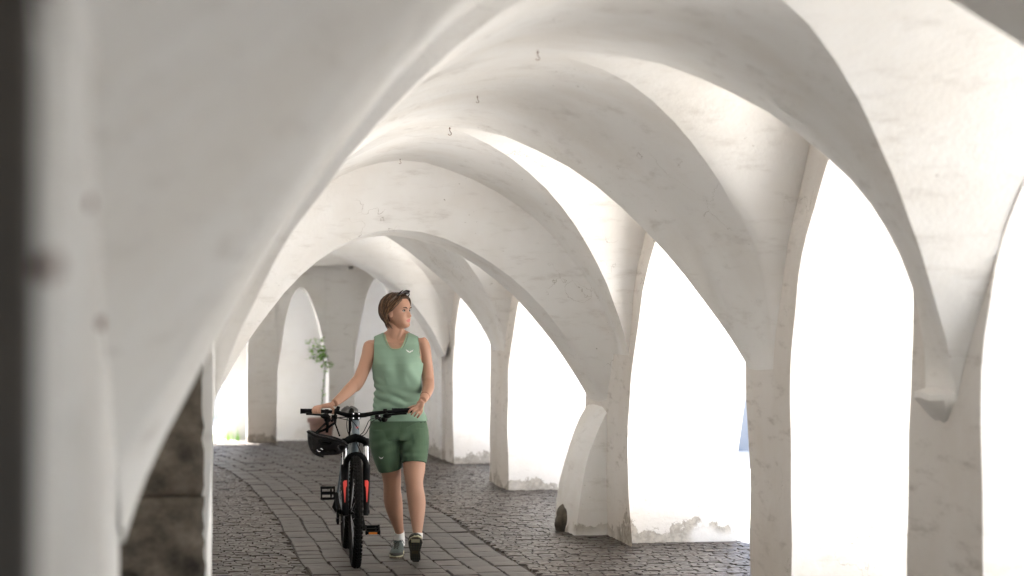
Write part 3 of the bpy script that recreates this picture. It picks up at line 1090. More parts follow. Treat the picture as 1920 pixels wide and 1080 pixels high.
# drivetrain
q = MB()
G = [[B(.65 + R * math.cos(a), l, .30 + R * math.sin(a)) for R, l in ((.05, -.052), (.072 + (.004 if i % 2 else 0), -.052), (.072 + (.004 if i % 2 else 0), -.048), (.05, -.048))] for i, a in enumerate(np.linspace(0, 2 * math.pi, 64, endpoint=False))]
q.grid(G, close_u=True, close_v=True)
q.build('chainring', M_BLACK, bike, smooth=False)
pz = .112; pb = .128
for s in (-1, 1):
    q = MB()
    e = B(.65 + (pb if s < 0 else -pb), s * .088, .30 + (pz if s < 0 else -pz))
    q.tube([B(.65, s * .06, .30), B(.65, s * .072, .30)], .02, 12)
    q.tube([B(.65, s * .07, .30), 0.5 * (B(.65, s * .074, .30) + e), e], [.017, .013, .014], 10, squash=.7)
    crank = q.build('crank_arm', M_BLACK, bike)
    ctr = B(.65 + (pb if s < 0 else -pb), s * .145, .30 + (pz if s < 0 else -pz))
    tilt = math.radians(72 if s < 0 else 24)
    X, Yv = LD, RD * math.cos(tilt) + UP * math.sin(tilt)
    M = np.array([X, Yv, np.cross(X, Yv)]).T
    q = MB()

    def pbx(x, y, w, h, t=.02): q.box(ctr + M @ np.array([x, y, 0]), (w, h, t), M)
    pbx(0, .038, .096, .013); pbx(0, -.038, .096, .013); pbx(-.043, 0, .011, .064); pbx(.043, 0, .011, .064)
    pbx(0, 0, .076, .018, .019); pbx(.022, .016, .012, .022, .014); pbx(.022, -.016, .012, .022, .014)
    for cx in (-.043, .043):
        for cy2 in (-.038, .038): q.tube([ctr + M @ np.array([cx, cy2, -.013]), ctr + M @ np.array([cx, cy2, .013])], .007, 8)
    ped = q.build('pedal', M_BLACK, crank, smooth=False)
    if s > 0:
        q = MB(); q.box(ctr + M @ np.array([0, -.046, 0]), (.055, .006, .013), M); q.build('reflector', M_ORANGE, crank, smooth=False)
q = MB()
for i, R in enumerate((.026, .031, .036, .041, .047, .053)):
    q.tube([B(1.09, -.028 - .005 * (5 - i), WR), B(1.09, -.031 - .005 * (5 - i), WR)], R, 28)
q.build('cassette', M_STEEL, bike, angle=30)
q = MB()
q.tube([B(.64, -.05, .373), B(1.09, -.046, WR + .045)], .004, 6)
q.tube([B(.64, -.05, .227), B(1.06, -.05, .20), B(1.085, -.05, .19), B(1.10, -.05, .22), B(1.075, -.05, .285), B(1.10, -.046, .315)], .004, 6)
q.build('chain', M_BLACK, bike)
q = MB()
q.box(B(1.07, -.062, .20), (.018, .055, .03)); q.box(B(1.085, -.062, .25), (.012, .035, .10))
q.tube([B(1.09, -.07, .345), B(1.08, -.085, .29), B(1.06, -.07, .265)], [.012, .016, .013], 8)
q.tube([B(1.085, -.05, .19), B(1.085, -.066, .19)], .022, 14); q.tube([B(1.08, -.05, .275), B(1.08, -.066, .275)], .02, 14)
q.build('derailleur', M_BLACK, bike, smooth=False)

# ------------------------------------------------------------------ helmet slung from the bar by its straps
HC = at(613, 829, 12.74)
helmet = thing('helmet', tuple(HC), 'black bicycle helmet hanging from the handlebar by its chin straps', 'helmet')
hx = RT * math.cos(.16) - UP * math.sin(.16)
hz = RT * math.sin(.16) + UP * math.cos(.16)
hy = FW


def HP(x, y, z): return HC + hx * x + hy * y + hz * z


def helm(th, ph, off=0.0):
    """Dome hanging open side up; th 0 at the rim, 1 at the crown."""
    c, s_ = math.cos(ph), math.sin(ph)
    a = .132 + .006 * c                         # long axis along the picture
    r = math.cos(th * math.pi / 2) ** .62
    x = (a + off) * c * r - .006
    y = (.10 + off) * s_ * r
    rim = .038 - .020 * c * abs(c) - .02 * (c > .8) * (c - .8) * 3
    z = rim - (rim + .088 + off) * math.sin(th * math.pi / 2) ** 1.05 + .012 * c * th
    return HP(x, y, z)


q = MB()
NU, NV = 72, 20
G = []
for j in range(NV + 1):
    th = j / NV
    row = []
    for i in range(NU):
        ph = 2 * math.pi * i / NU
        lat = math.sin(ph) * math.cos(th * 1.45)
        dent = 0.0
        u = math.cos(ph) * (1 - th * .8)
        band = math.sin((math.asin(max(-1, min(1, lat)))) * 9.0 + .6)
        gate = 1 if .16 < th < .93 and abs(u) < .86 and (math.sin(u * 7.5 + 1.2) > -.75) else 0
        if gate and band > .25: dent = -.016
        row.append(helm(th, ph, dent))
    G.append(row)
q.grid(G, close_v=True)
inner = [[helm(j / 6, 2 * math.pi * i / NU, -.022) for i in range(NU)] for j in range(7)]
q.grid(inner, close_v=True)
q.grid([G[0], inner[0]], close_v=True)
shell = q.build('shell', M_HELMET, helmet, angle=35)
q = MB(); q.tube([helm(.05, 2 * math.pi * i / 40, .002) for i in range(40)], .006, 8, closed=True); q.build('rim_trim', M_BLACK, helmet)
q = MB()
q.grid([[HP(u * (.125 + .004 * u) * 1.0, .088 * v * math.sqrt(max(0, 1 - u * u)), .034 - .020 * u * abs(u) + .016 * (1 - u * u) * (1 - v * v) - .012) for v in np.linspace(-1, 1, 11)] for u in np.linspace(-1, 1, 21)])
q.build('padding', M_STRAP, helmet)
q = MB()
q.grid([[HP(.118 + .024 * u, -.05 * (1 - .4 * u) * v, .006 - .028 * u + .01 * (1 - v * v) - e) for v in np.linspace(-1, 1, 9)] for e in (0,) for u in np.linspace(0, 1, 4)])
q.grid([[HP(.118 + .024 * u, -.05 * (1 - .4 * u) * v, .001 - .028 * u + .01 * (1 - v * v)) for v in np.linspace(-1, 1, 9)] for u in np.linspace(0, 1, 4)])
q.build('visor', M_HELMET, helmet)
q = MB(); p0 = helm(.5, -2.0, .0005); p1 = helm(.56, -1.75, .0005)
q.tube([p0, helm(.58, -1.9, .0005), p1], .0028, 6)
q.tube([helm(.42, -1.75, .0005), helm(.47, -1.6, .0005)], .0028, 6)
q.build('emblem', M_SILVER, helmet)


def strap(pts, w=.0075):
    s_ = MB(); s_.tube(smooth_path(pts, 5), w, 8, ref=FW, squash=.22); s_.build('strap', M_STRAP, helmet)


strap([at(592, 812, 12.72), at(603, 801, 12.74), at(615, 789, 12.80), at(618, 779, 12.82)])
strap([at(613, 811, 12.70), at(614, 797, 12.75), at(614, 780, 12.80)], .009)
strap([at(592, 812, 12.78), at(610, 805, 12.77), at(620, 798, 12.78), at(628, 793, 12.79)])
strap([at(637, 818, 12.72), at(632, 804, 12.77), at(628, 793, 12.79)], .005)
strap([at(628, 793, 12.79), at(629, 784, 12.80), at(628.5, 774, 12.80), at(629, 766.5, 12.84)], .008)
q = MB(); q.box(at(628.3, 790, 12.785), (.014, .008, .026)); q.build('buckle', M_BLACK, helmet, smooth=False)

# ------------------------------------------------------------------ potted tree by the end wall
M_POT = simple('weathered_terracotta', (0.30, 0.185, 0.155), 0.85, noise=.25, scale=9, bump=.2)
M_SOIL = simple('potting_soil', (0.04, 0.03, 0.02), 0.95)
M_LEAF = simple('bright_green_leaf', (0.16, 0.36, 0.045), 0.5, noise=.45, scale=14)
M_STEMG = simple('green_stem', (0.10, 0.16, 0.05), 0.6)
pc = at(603, 815, 25.4); pc[2] = 0
plant = thing('potted_tree', tuple(pc), 'slender young lemon tree in a terracotta pot before the end wall', 'plant')
q = MB()
lp = [(.0, .0), (.115, .0), (.125, .03), (.155, .24), (.16, .27), (.18, .275), (.182, .33), (.165, .335), (.155, .30), (0, .29)]
q.grid([[pc + np.array([r * math.cos(a), r * math.sin(a), z]) for r, z in lp] for a in np.linspace(0, 2 * math.pi, 28, endpoint=False)], close_u=True)
q.build('pot', M_POT, plant, angle=40, weld=.0005)
q = MB(); q.tube([pc + np.array([0, 0, .28]), pc + np.array([0, 0, .305])], .15, 20); q.build('soil', M_SOIL, plant)
top = pc + np.array([.06, 0, 1.17])
trunk_pts = smooth_path([pc + np.array([0, 0, .29]), pc + np.array([.012, .01, .6]), pc + np.array([.045, 0, .95]), top])
q = MB(); q.tube(trunk_pts, np.linspace(.010, .005, len(trunk_pts)).tolist(), 8)
ends = []
for k in range(9):
    s0 = trunk_pts[-1 - (k % 7) * 1]
    dr = np.array([rng.uniform(-.22, .10), rng.uniform(-.12, .12), rng.uniform(.02, .2)])
    if k < 3: dr[0] = -.10 - .05 * k; dr[2] = .16 - .08 * k
    e = s0 + dr
    q.tube(smooth_path([s0, s0 + dr * .5 + np.array([0, 0, .03]), e], 4), .003, 5)
    ends.append((s0, e))
q.build('stem', M_STEMG, plant)
lv = MB()
for k in range(150):
    s0, e = ends[k % len(ends)]
    c = s0 + (e - s0) * rng.uniform(.25, 1.08) + np.array([rng.gauss(0, .025) for _ in range(3)])
    d = np.array([rng.gauss(0, 1), rng.gauss(0, 1), rng.gauss(-.1, .7)]); d /= np.linalg.norm(d)
    sd = np.cross(d, np.array([rng.gauss(0, .4), rng.gauss(0, .4), 1])); sd /= np.linalg.norm(sd)
    nn = np.cross(d, sd)
    L, Wd = rng.uniform(.05, .085), rng.uniform(.014, .022)
    lv.add([c, c + d * L * .45 + sd * Wd, c + d * L, c + d * L * .45 - sd * Wd, c + d * L * .45 + nn * .006], [(0, 1, 4), (1, 2, 4), (2, 3, 4), (3, 0, 4)])
for k in range(10):
    c = trunk_pts[6 + k % 8] + np.array([rng.gauss(0, .012), 0, 0]); d = np.array([rng.uniform(-1, .6), rng.gauss(0, .4), rng.uniform(-.2, .6)]); d /= np.linalg.norm(d)
    sd = np.cross(d, UP)
    lv.add([c, c + d * .03 + sd * .014, c + d * .065, c + d * .03 - sd * .014], [(0, 1, 2, 3)])
tag(lv.build('leaves', M_LEAF, plant, smooth=False), kind='stuff')
# tufts of weeds at the yard edge
wd = MB()
for k in range(260):
    x = rng.uniform(-.6, 1.2); y = rng.choice([27.0, 33.2]) + rng.gauss(0, .12)
    if y > 30: x = rng.uniform(-2, 1.6)
    h = rng.uniform(.04, .16) * (1.8 if y > 30 else 1)
    a = rng.uniform(0, 6.28); dx, dy = math.cos(a) * .03, math.sin(a) * .03
    wd.add([(x - dy * .3, y + dx * .3, -.05), (x + dy * .3, y - dx * .3, -.05), (x + dx, y + dy, h)], [(0, 1, 2)])
tag(wd.build('weeds', M_LEAF, smooth=False), kind='stuff')

# ------------------------------------------------------------------ the woman
def skin_mat(name, base, red, rough=0.5):
    m, nt, p = new_mat(name)
    N, L = nt.nodes, nt.links
    geo = N.new('ShaderNodeNewGeometry')
    nz = N.new('ShaderNodeTexNoise'); nz.inputs['Scale'].default_value = 11; nz.inputs['Detail'].default_value = 4
    L.new(geo.outputs['Position'], nz.inputs['Vector'])
    mx = N.new('ShaderNodeMix'); mx.data_type = 'RGBA'
    mx.inputs[6].default_value = (*base, 1); mx.inputs[7].default_value = (*red, 1)
    L.new(nz.outputs[0], mx.inputs[0]); L.new(mx.outputs[2], p.inputs['Base Color'])
    p.inputs['Roughness'].default_value = rough
    p.inputs['Specular IOR Level'].default_value = 0.35
    return m


def cloth_mat(name, col, scale=7, bump=.35):
    m, nt, p = new_mat(name)
    N, L = nt.nodes, nt.links
    geo = N.new('ShaderNodeNewGeometry')
    nz = N.new('ShaderNodeTexNoise'); nz.inputs['Scale'].default_value = scale; nz.inputs['Detail'].default_value = 3
    L.new(geo.outputs['Position'], nz.inputs['Vector'])
    mx = N.new('ShaderNodeMix'); mx.data_type = 'RGBA'
    mx.inputs[6].default_value = (*[c * .92 for c in col], 1); mx.inputs[7].default_value = (*[c * 1.08 for c in col], 1)
    L.new(nz.outputs[0], mx.inputs[0]); L.new(mx.outputs[2], p.inputs['Base Color'])
    p.inputs['Roughness'].default_value = 0.8
    p.inputs['Specular IOR Level'].default_value = 0.2
    p.inputs['Sheen Weight'].default_value = 0.1
    n2 = N.new('ShaderNodeTexNoise'); n2.inputs['Scale'].default_value = 420
    L.new(geo.outputs['Position'], n2.inputs['Vector'])
    b = N.new('ShaderNodeBump'); b.inputs['Strength'].default_value = bump; b.inputs['Distance'].default_value = .002
    L.new(n2.outputs[0], b.inputs['Height']); L.new(b.outputs[0], p.inputs['Normal'])
    return m


M_SKIN = skin_mat('skin', (0.35, 0.200, 0.138), (0.43, 0.235, 0.160))
M_LIP = skin_mat('lips', (0.36, 0.105, 0.085), (0.40, 0.12, 0.095), .4)
M_HAIR = simple('brown_hair', (0.042, 0.021, 0.010), 0.5, spec=.25, noise=.4, scale=40)
M_HAIR2 = simple('light_brown_hair', (0.15, 0.078, 0.036), 0.45, spec=.3, noise=.3, scale=40)
M_BROW = simple('eyebrow_hair', (0.035, 0.018, 0.010), 0.8)
M_EYE = simple('eye_white', (0.42, 0.39, 0.36), 0.3)
M_IRIS = simple('eye_iris', (0.018, 0.014, 0.010), 0.2)
M_SHIRT = cloth_mat('sage_jersey', (0.20, 0.300, 0.228))
M_SHORTS = cloth_mat('forest_green_twill', (0.068, 0.115, 0.070))
M_TRIM = simple('pale_green_binding', (0.25, 0.35, 0.23), 0.8)
M_WHITE = simple('white_print', (0.80, 0.80, 0.78), 0.7)
M_SOCK = simple('white_sock', (0.78, 0.77, 0.75), 0.9, noise=.05, scale=60, bump=.3)
M_SHOE = simple('grey_green_mesh_shoe', (0.075, 0.092, 0.085), 0.75, noise=.35, scale=70, bump=.3)
M_SHOE_D = simple('dark_shoe_rubber', (0.035, 0.033, 0.028), 0.7, noise=.3, scale=40)
M_MIDSOLE = simple('pale_midsole', (0.42, 0.40, 0.27), 0.7)
M_OUTSOLE = simple('olive_outsole', (0.10, 0.078, 0.042), 0.75, noise=.4, scale=45)
M_GLASSES = simple('dark_sunglass', (0.02, 0.012, 0.014), 0.15, coat=.4)
M_GLASSES_T = simple('tortoise_temple', (0.16, 0.12, 0.09), 0.3)

D0 = 13.15


def W(px, py, y=0.0): return at(px, py, D0 + y)


foot = W(748, 1047, .06); foot[2] = 0
person = thing('person', tuple(foot), 'woman in sage green sleeveless top and dark green shorts walking beside the bike', 'person')


def fuse(name, mb, voxel, mats, parent, iters=6, edit=None, disp=None, slot=None, link=True):
    """Grow all closed pieces of mb together into one continuous skin."""
    me0 = mb.mesh(name + '_parts', mats if isinstance(mats, (list, tuple)) else [mats], None, smooth=False)
    me0.polygons.foreach_set('material_index', [0] * len(me0.polygons))
    o = bpy.data.objects.new(name + '_tmp', me0); COL.objects.link(o)
    r = o.modifiers.new('remesh', 'REMESH'); r.mode = 'VOXEL'; r.voxel_size = voxel; r.adaptivity = 0.0
    s = o.modifiers.new('smooth', 'SMOOTH'); s.factor = 0.5; s.iterations = iters
    dg = bpy.context.evaluated_depsgraph_get()
    me = bpy.data.meshes.new_from_object(o.evaluated_get(dg))
    bpy.data.objects.remove(o); bpy.data.meshes.remove(me0)
    n = len(me.vertices)
    v = np.zeros(n * 3); me.vertices.foreach_get('co', v); v = v.reshape(-1, 3)
    if disp is not None: v = disp(v)
    me.materials.clear()
    for m in (mats if isinstance(mats, (list, tuple)) else [mats]): me.materials.append(m)
    if slot is not None:
        c = np.zeros(len(me.polygons) * 3); me.polygons.foreach_get('center', c)
        me.polygons.foreach_set('material_index', slot(c.reshape(-1, 3)).astype(int).tolist())
    v = v - np.array(world_origin(parent))
    me.vertices.foreach_set('co', v.reshape(-1))
    me.polygons.foreach_set('use_smooth', [True] * len(me.polygons))
    me.name = name
    me.update()
    return link_mesh(name, me, parent) if link else me


def ringsec(py, xl, xr, front, back, y=0.0, n=40, ex=2.3, tilt=0.0, bumps=()):
    """Horizontal section of the trunk: screen limits left and right, depth to the front and back."""
    a, b = W(xl, py, y), W(xr, py, y)
    c, hw = 0.5 * (a + b), 0.5 * np.linalg.norm(b - a)
    out = []
    for k in range(n):
        t = 2 * math.pi * k / n
        cx, sx = math.cos(t), math.sin(t)
        r = (abs(cx) ** ex + abs(sx) ** ex) ** (-1 / ex)
        x, dy = cx * r, sx * r
        d = dy * (back if dy > 0 else front)
        for (bx, bw, amp) in bumps:
            if dy < 0: d -= amp * math.exp(-((x - bx) / bw) ** 2) * min(1, -dy * 1.6)
        out.append(c + RT * x * hw + FW * d + UP * (tilt * x * hw))
    return out


TORSO = [(626, 716, 770, .045, .055, .03, 0, ()), (631, 704, 781, .055, .065, .025, 0, ()), (637, 697, 788, .062, .075, .02, 0, ()),
         (646, 693, 793, .075, .085, .012, 0, ()), (656, 693, 794, .085, .092, .008, 0, ()),
         (668, 695, 793, .092, .098, .003, 0, ((-.42, .36, .016), (.46, .36, .016))), (682, 697, 791.5, .094, .098, 0, 0, ((-.42, .36, .032), (.46, .36, .032))),
         (693, 699, 790.5, .094, .094, 0, 0, ((-.42, .36, .030), (.46, .36, .030))), (706, 702, 789.5, .094, .088, 0, 0, ((-.42, .4, .012), (.46, .4, .012))),
         (722, 704.5, 788.5, .092, .084, 0, 0, ()), (738, 705, 788.5, .092, .084, 0, 0, ()), (754, 702.5, 790, .094, .09, 0, 0, ()),
         (770, 699.5, 794, .098, .104, 0, 0, ()), (786, 697, 798, .102, .118, 0, 0, ()), (802, 695, 801, .104, .126, 0, 0, ()), (822, 694.5, 802, .10, .124, 0, 0, ())]


def trunk(mb, secs, grow=0.0, n=40):
    g = grow * FPX / D0
    R_ = [ringsec(s[0], s[1] - g, s[2] + g, s[3] + grow, s[4] + grow, s[5], n, bumps=s[7]) for s in secs]
    mb.grid(R_, close_v=True)
    b = len(mb.v) - len(R_) * n
    mb.f.append(tuple(b + k for k in range(n))); mb.m.append(mb.mi)
    mb.f.append(tuple(b + (len(R_) - 1) * n + k for k in range(n))[::-1]); mb.m.append(mb.mi)


def limb(mb, stations, sq=1.0, n=20):
    """stations: (py, left px, right px, depth offset)"""
    pts, rad = [], []
    for py, xl, xr, y in stations:
        pts.append(W(.5 * (xl + xr), py, y)); rad.append(.5 * (xr - xl) * (D0 + y) / FPX)
    # resample smoothly
    P = smooth_path(pts, 4)
    Rr = [r[0] for r in smooth_path([(r, 0, 0) for r in rad], 4)]
    mb.tube(P, Rr, n, ref=FW, squash=sq)


body = MB()
trunk(body, TORSO, -0.010)
# neck, running up into the head
body.tube(smooth_path([W(742.5, 646, .03), W(742, 630, .028), W(742, 616, .02), W(742.5, 600, .015)], 4), np.linspace(.064, .052, 13).tolist(), 22, ref=FW, squash=[1.0] * 13)
body.tube([W(720, 633, .03), W(741, 622, .03)], [.03, .035], 14)
body.tube([W(766, 631, .03), W(744, 622, .03)], [.03, .035], 14)
# neck tendons and collar bones
body.tube([W(753, 612, -.015), W(749, 628, -.022), W(744.5, 643, -.030)], [.012, .011, .008], 10)
body.tube([W(742, 646, -.045), W(724, 641, -.034), W(706, 637, .004)], [.009, .010, .009], 10)
body.tube([W(749, 645, -.045), W(765, 639, -.034), W(778, 636, .012)], [.009, .010, .009], 10)
# legs
LEG_R = [(818, 704, 744, .012), (836, 702, 747, .01), (858, 709, 750, .008), (878, 713, 752, .02), (893, 716.5, 752, .035), (904, 718.5, 752, .045), (918, 719, 751.5, .065),
         (938, 719.5, 754.5, .11), (955, 724, 755.5, .145), (975, 732, 756, .185), (992, 739, 757, .215), (1004, 741.5, 757.5, .235), (1020, 742, 758, .245)]
LEG_L = [(818, 755, 794, .012), (836, 755, 797, .0), (856, 755, 797.5, -.03), (878, 756, 797.5, -.06), (893, 758, 795, -.08), (904, 760, 793.5, -.09), (918, 761.5, 794.5, -.095),
         (938, 764, 798, -.10), (955, 766.5, 797.5, -.115), (975, 770, 795, -.135), (992, 773, 792.5, -.15), (1004, 774.5, 791.5, -.16), (1020, 775, 791, -.165)]
limb(body, LEG_R, 1.04, 26); limb(body, LEG_L, 1.04, 26)
for (px, py, y) in ((735.5, 902, .012), (776.5, 902, -.118)):
    body.ellipsoid(W(px, py, y), (.036, .024, .045))
    body.ellipsoid(W(px - 1, py + 13, y + .012), (.02, .02, .025))
for (px, py, y, s) in ((741, 938, .165, 1), (782, 938, -.05, 1)):
    body.ellipsoid(W(px, py, y), (.046, .045, .09))
# arms
ARM_R = [(648, 682, 711, .012), (655, 679.5, 708, .0), (668, 677, 704, -.015), (684, 672.5, 698, -.035), (700, 666.5, 691, -.06), (714, 660, 684.5, -.085), (724, 653, 677, -.11), (731, 651, 666, -.13)]
limb(body, ARM_R, 1.0, 20)
P = smooth_path([W(681, 699, -.052), W(676, 708, -.07), W(665, 721, -.105), W(654, 732, -.15), W(644, 742, -.20), W(634, 750.5, -.25), W(627, 756, -.285)], 4)
body.tube(P, np.interp(np.linspace(0, 1, len(P)), [0, .12, .3, .5, .73, .9, 1], [.030, .040, .042, .040, .033, .027, .026]).tolist(), 20)
ARM_L = [(640, 774, 800, .022), (648, 780, 806, .015), (660, 784.5, 808.5, .02), (676, 787, 810.5, .03), (692, 789.5, 812.5, .035), (706, 790.5, 813.8, .03), (716, 791.5, 813.8, .018), (723, 796, 810, .0)]
limb(body, ARM_L, 1.0, 20)
P = smooth_path([W(801.5, 698, .036), W(802, 708, .034), W(803, 719, .01), W(802.5, 729, -.045), W(799.5, 738, -.115), W(795.5, 746, -.185), W(792.5, 751, -.225)], 4)
body.tube(P, np.interp(np.linspace(0, 1, len(P)), [0, .12, .3, .5, .73, .9, 1], [.028, .038, .041, .039, .033, .027, .025]).tolist(), 20)
body.ellipsoid(W(695, 652, .006), (.052, .052, .052)); body.ellipsoid(W(790, 648, .02), (.05, .05, .052))
body.ellipsoid(W(706, 650, .01), (.045, .045, .05)); body.ellipsoid(W(779, 646, .02), (.045, .045, .05))


def finger(mb, pts, r0, r1):
    P = smooth_path(pts, 5)
    mb.tube(P, np.linspace(r0, r1, len(P)).tolist(), 10)
    mb.ellipsoid(P[-1], (r1 * .98,) * 3, nu=10, nv=8)


# right hand laid over the grip (grip axis z about 0.992)
def GR(l, up, fr): return B(.205 - fr, l, .992 + up)


body.tube([W(627, 756, -.285), GR(-.165, .036, -.01), GR(-.195, .034, -.005), GR(-.222, .031, 0)], [.018, .030, .033, .029], 16, ref=UP, squash=[.85, .62, .5, .45])
hand_r = [(-.232, .034, -.006, 1.0), (-.246, .031, .000, 1.03), (-.253, .027, .008, .97), (-.247, .022, .012, .84)]
for k, (dl, fr0) in enumerate(((-.258, .024), (-.246, .012), (-.232, .000), (-.214, -.010))):
    # knuckle on top, middle joint in front, tip curled under the grip
    k0 = GR(dl + .035, .031, -.012 + .004 * k)
    lift = .03 - .003 * k
    finger(body, [GR(-.19 - .006 * (3 - k), .033, -.022 + .014 * k), k0 + LD * -.018 * (1 - k * .2),
                  GR(dl - .012, .024, .018), GR(dl - .020, .002, .027), GR(dl - .016, -.015, .019)], .0095, .0074)
finger(body, [GR(-.165, .030, .012), GR(-.150, .018, .026), GR(-.142, .000, .030), GR(-.150, -.014, .026)], .0115, .0085)


# left hand closing on the end of the other grip
def GL(l, up, fr): return B(.213 - fr, l, .992 + up)


wrist = W(792.5, 751, -.225)
knuck = [GL(.385, .022, .030), GL(.402, .014, .026), GL(.416, .004, .022), GL(.426, -.008, .018)]
palm_end = GL(.405, .012, .012)
body.tube([wrist, .5 * (wrist + palm_end) + UP * .004, palm_end], [.017, .030, .030], 16, ref=UP + LD * .8, squash=[.9, .55, .5])
tips = [[GL(.352, .006, .036), GL(.340, -.014, .030)], [GL(.372, -.006, .036), GL(.360, -.026, .028)],
        [GL(.392, -.018, .034), GL(.380, -.036, .026)], [GL(.410, -.030, .028), GL(.400, -.044, .022)]]
for kx, tt in zip(knuck, tips):
    finger(body, [.55 * palm_end + .45 * wrist + (kx - palm_end) * .5, kx] + tt, .0092, .0072)
finger(body, [.6 * palm_end + .4 * wrist + FW * .01, GL(.372, .024, -.006), GL(.348, .014, -.02), GL(.334, .006, -.022)], .0112, .0085)

# ---- head
HY = math.radians(59)
HF = RT * math.sin(HY) - FW * math.cos(HY)
HR = np.cross(HF, UP)                       # towards her own right ear
HF = HF * math.cos(.07) + UP * math.sin(.07)
HU = np.cross(HR, HF)
HC0 = W(745.5, 583.5, 0.0)
HS = 0.985


def HD(x, y, z): return HC0 + (HR * x + HF * y + HU * z) * HS


Zs = [.108, .102, .09, .07, .045, .02, 0, -.02, -.045, -.06, -.073, -.085, -.1, -.112, -.119]
Fy = [.012, .038, .058, .077, .087, .090, .085, .086, .085, .087, .085, .083, .087, .076, .05]
By = [-.02, -.05, -.072, -.092, -.101, -.101, -.097, -.088, -.070, -.055, -.035, -.02, -.005, .012, .03]
Wx = [.012, .036, .052, .067, .0745, .0755, .0735, .0705, .066, .0625, .057, .051, .040, .028, .012]


def head_point(ph, z, off=0.0):
    f, b, w = (float(np.interp(-z, [-q for q in Zs], A)) for A in (Fy, By, Wx))
    ym = float(np.interp(z, [-.12, -.06, 0, .11], [.02, .012, 0, -.008]))
    c, s_ = math.cos(ph), math.sin(ph)            # c: front
    ex = 2.25 if c > 0 else 2.1
    r = (abs(c) ** ex + abs(s_) ** ex) ** (-1 / ex)
    x = s_ * r * (w + off)
    y = ym + c * r * ((f - ym if c > 0 else ym - b) + off)
    if c > 0.05:
        G_ = lambda x0, z0, sx, sz: math.exp(-((x - x0) / sx) ** 2 - ((z - z0) / sz) ** 2)
        nose = float(np.interp(-z, [-.012, 0, .018, .034, .042, .049, .055], [0, .004, .013, .0225, .0245, .014, 0]))
        y += nose * math.exp(-(x / (.0085 + .0045 * (z < -.03))) ** 2)
        y += .006 * (G_(.0125, -.043, .006, .007) + G_(-.0125, -.043, .006, .007))
        y += -.0125 * (G_(.031, -.002, .015, .011) + G_(-.031, -.002, .015, .011))
        y += .0035 * (G_(.03, .018, .02, .007) + G_(-.03, .018, .02, .007))
        y += .005 * (G_(.042, -.034, .02, .02) + G_(-.042, -.034, .02, .02))
        y += .0062 * G_(0, -.0645, .019, .0048) + .0068 * G_(0, -.0755, .017, .0052) - .0035 * G_(0, -.070, .022, .0022) - .004 * G_(0, -.086, .02, .006)
        y += .004 * G_(0, -.102, .016, .01)
    return x, y, z


zz = np.concatenate([[.108, .105, .1], np.linspace(.093, -.112, 62), [-.116, -.119]])
hd = MB()
Gd = [[HD(*head_point(2 * math.pi * k / 72, z)) for k in range(72)] for z in zz]
hd.grid(Gd, close_v=True)
hd.f.append(tuple(range(72))); hd.m.append(0)
hd.f.append(tuple((len(zz) - 1) * 72 + k for k in range(71, -1, -1))); hd.m.append(0)
body.add(hd.v, hd.f)
for sx in (1, -1):
    Mx = np.array([HR, HF, HU]).T @ rot('X', -.2) @ rot('Z', sx * .35)
    body.ellipsoid(HD(sx * .0765, -.006, -.016), (.007, .0165, .030), Mx)
    body.tube([HD(sx * .081, .006, -.002), HD(sx * .084, .0, .012), HD(sx * .086, -.012, .012), HD(sx * .086, -.020, -.004), HD(sx * .083, -.014, -.025), HD(sx * .079, -.002, -.042)],
              [.003, .004, .0042, .004, .004, .0055], 8)


def body_slot(c):
    r = (c - HC0) / HS
    x, y, z = r @ HR, r @ HF, r @ HU
    lip = (np.abs(x) < .0225 * (1 - ((z + .0695) / .0125) ** 2 * .8)) & (z < -.0585) & (z > -.0815) & (y > .06) & (np.abs(z + .0695) < .0115)
    return lip.astype(int)


person_body = fuse('body', body, 0.0034, [M_SKIN, M_LIP], person, iters=9, slot=body_slot)

for sx in (1, -1):
    e = MB(); ec = HD(sx * .0305, .0675, -.002)
    e.ellipsoid(ec, (.0108,) * 3, nu=18, nv=12)
    eye = e.build('eye', M_EYE, person)
    look = HF * .97 + HR * .06 + UP * .03; look = look / np.linalg.norm(look)
    i = MB(); a1 = np.cross(look, UP); a1 /= np.linalg.norm(a1); a2 = np.cross(a1, look)
    i.add([ec + look * .0112] + [ec + look * .0099 + (a1 * math.cos(t) + a2 * math.sin(t)) * .0060 for t in np.linspace(0, 2 * math.pi, 16, endpoint=False)],
          [(0, 1 + k, 1 + (k + 1) % 16) for k in range(16)])
    i.build('iris', M_IRIS, eye)
    l = MB()
    l.tube([HD(sx * (.0305 + u * .0145), .0795 - abs(u) * .006 - (u > 0) * u * .004, .0045 - .006 * u * u) for u in np.linspace(-1, 1, 7)], .0024, 6)
    l.build('eyelashes', M_BROW, person)
    l = MB()
    l.tube([HD(sx * (.031 + u * .019), .0915 - .004 * abs(u) - max(0, u) * .008, .0185 + .004 * u - .005 * u * u) for u in np.linspace(-1, 1, 8)],
           [.0015, .003, .0036, .0037, .0034, .0028, .002, .001], 6)
    l.build('eyebrow', M_BROW, person)

# ---- hair: a full bob combed back behind the ear
def hairline(z):
    return float(np.interp(z, [-.12, -.03, -.012, .004, .02, .04, .062, .078, .09, .12], [-.034, -.030, -.026, .006, .022, .040, .056, .066, .085, .2]))


def thick(z, y):
    base = float(np.interp(z, [-.125, -.11, -.085, -.05, 0, .05, .09, .12], [.010, .026, .038, .040, .032, .024, .021, .021]))
    return base * (1.0 if y < 0 else max(.55, 1 - y * 6))


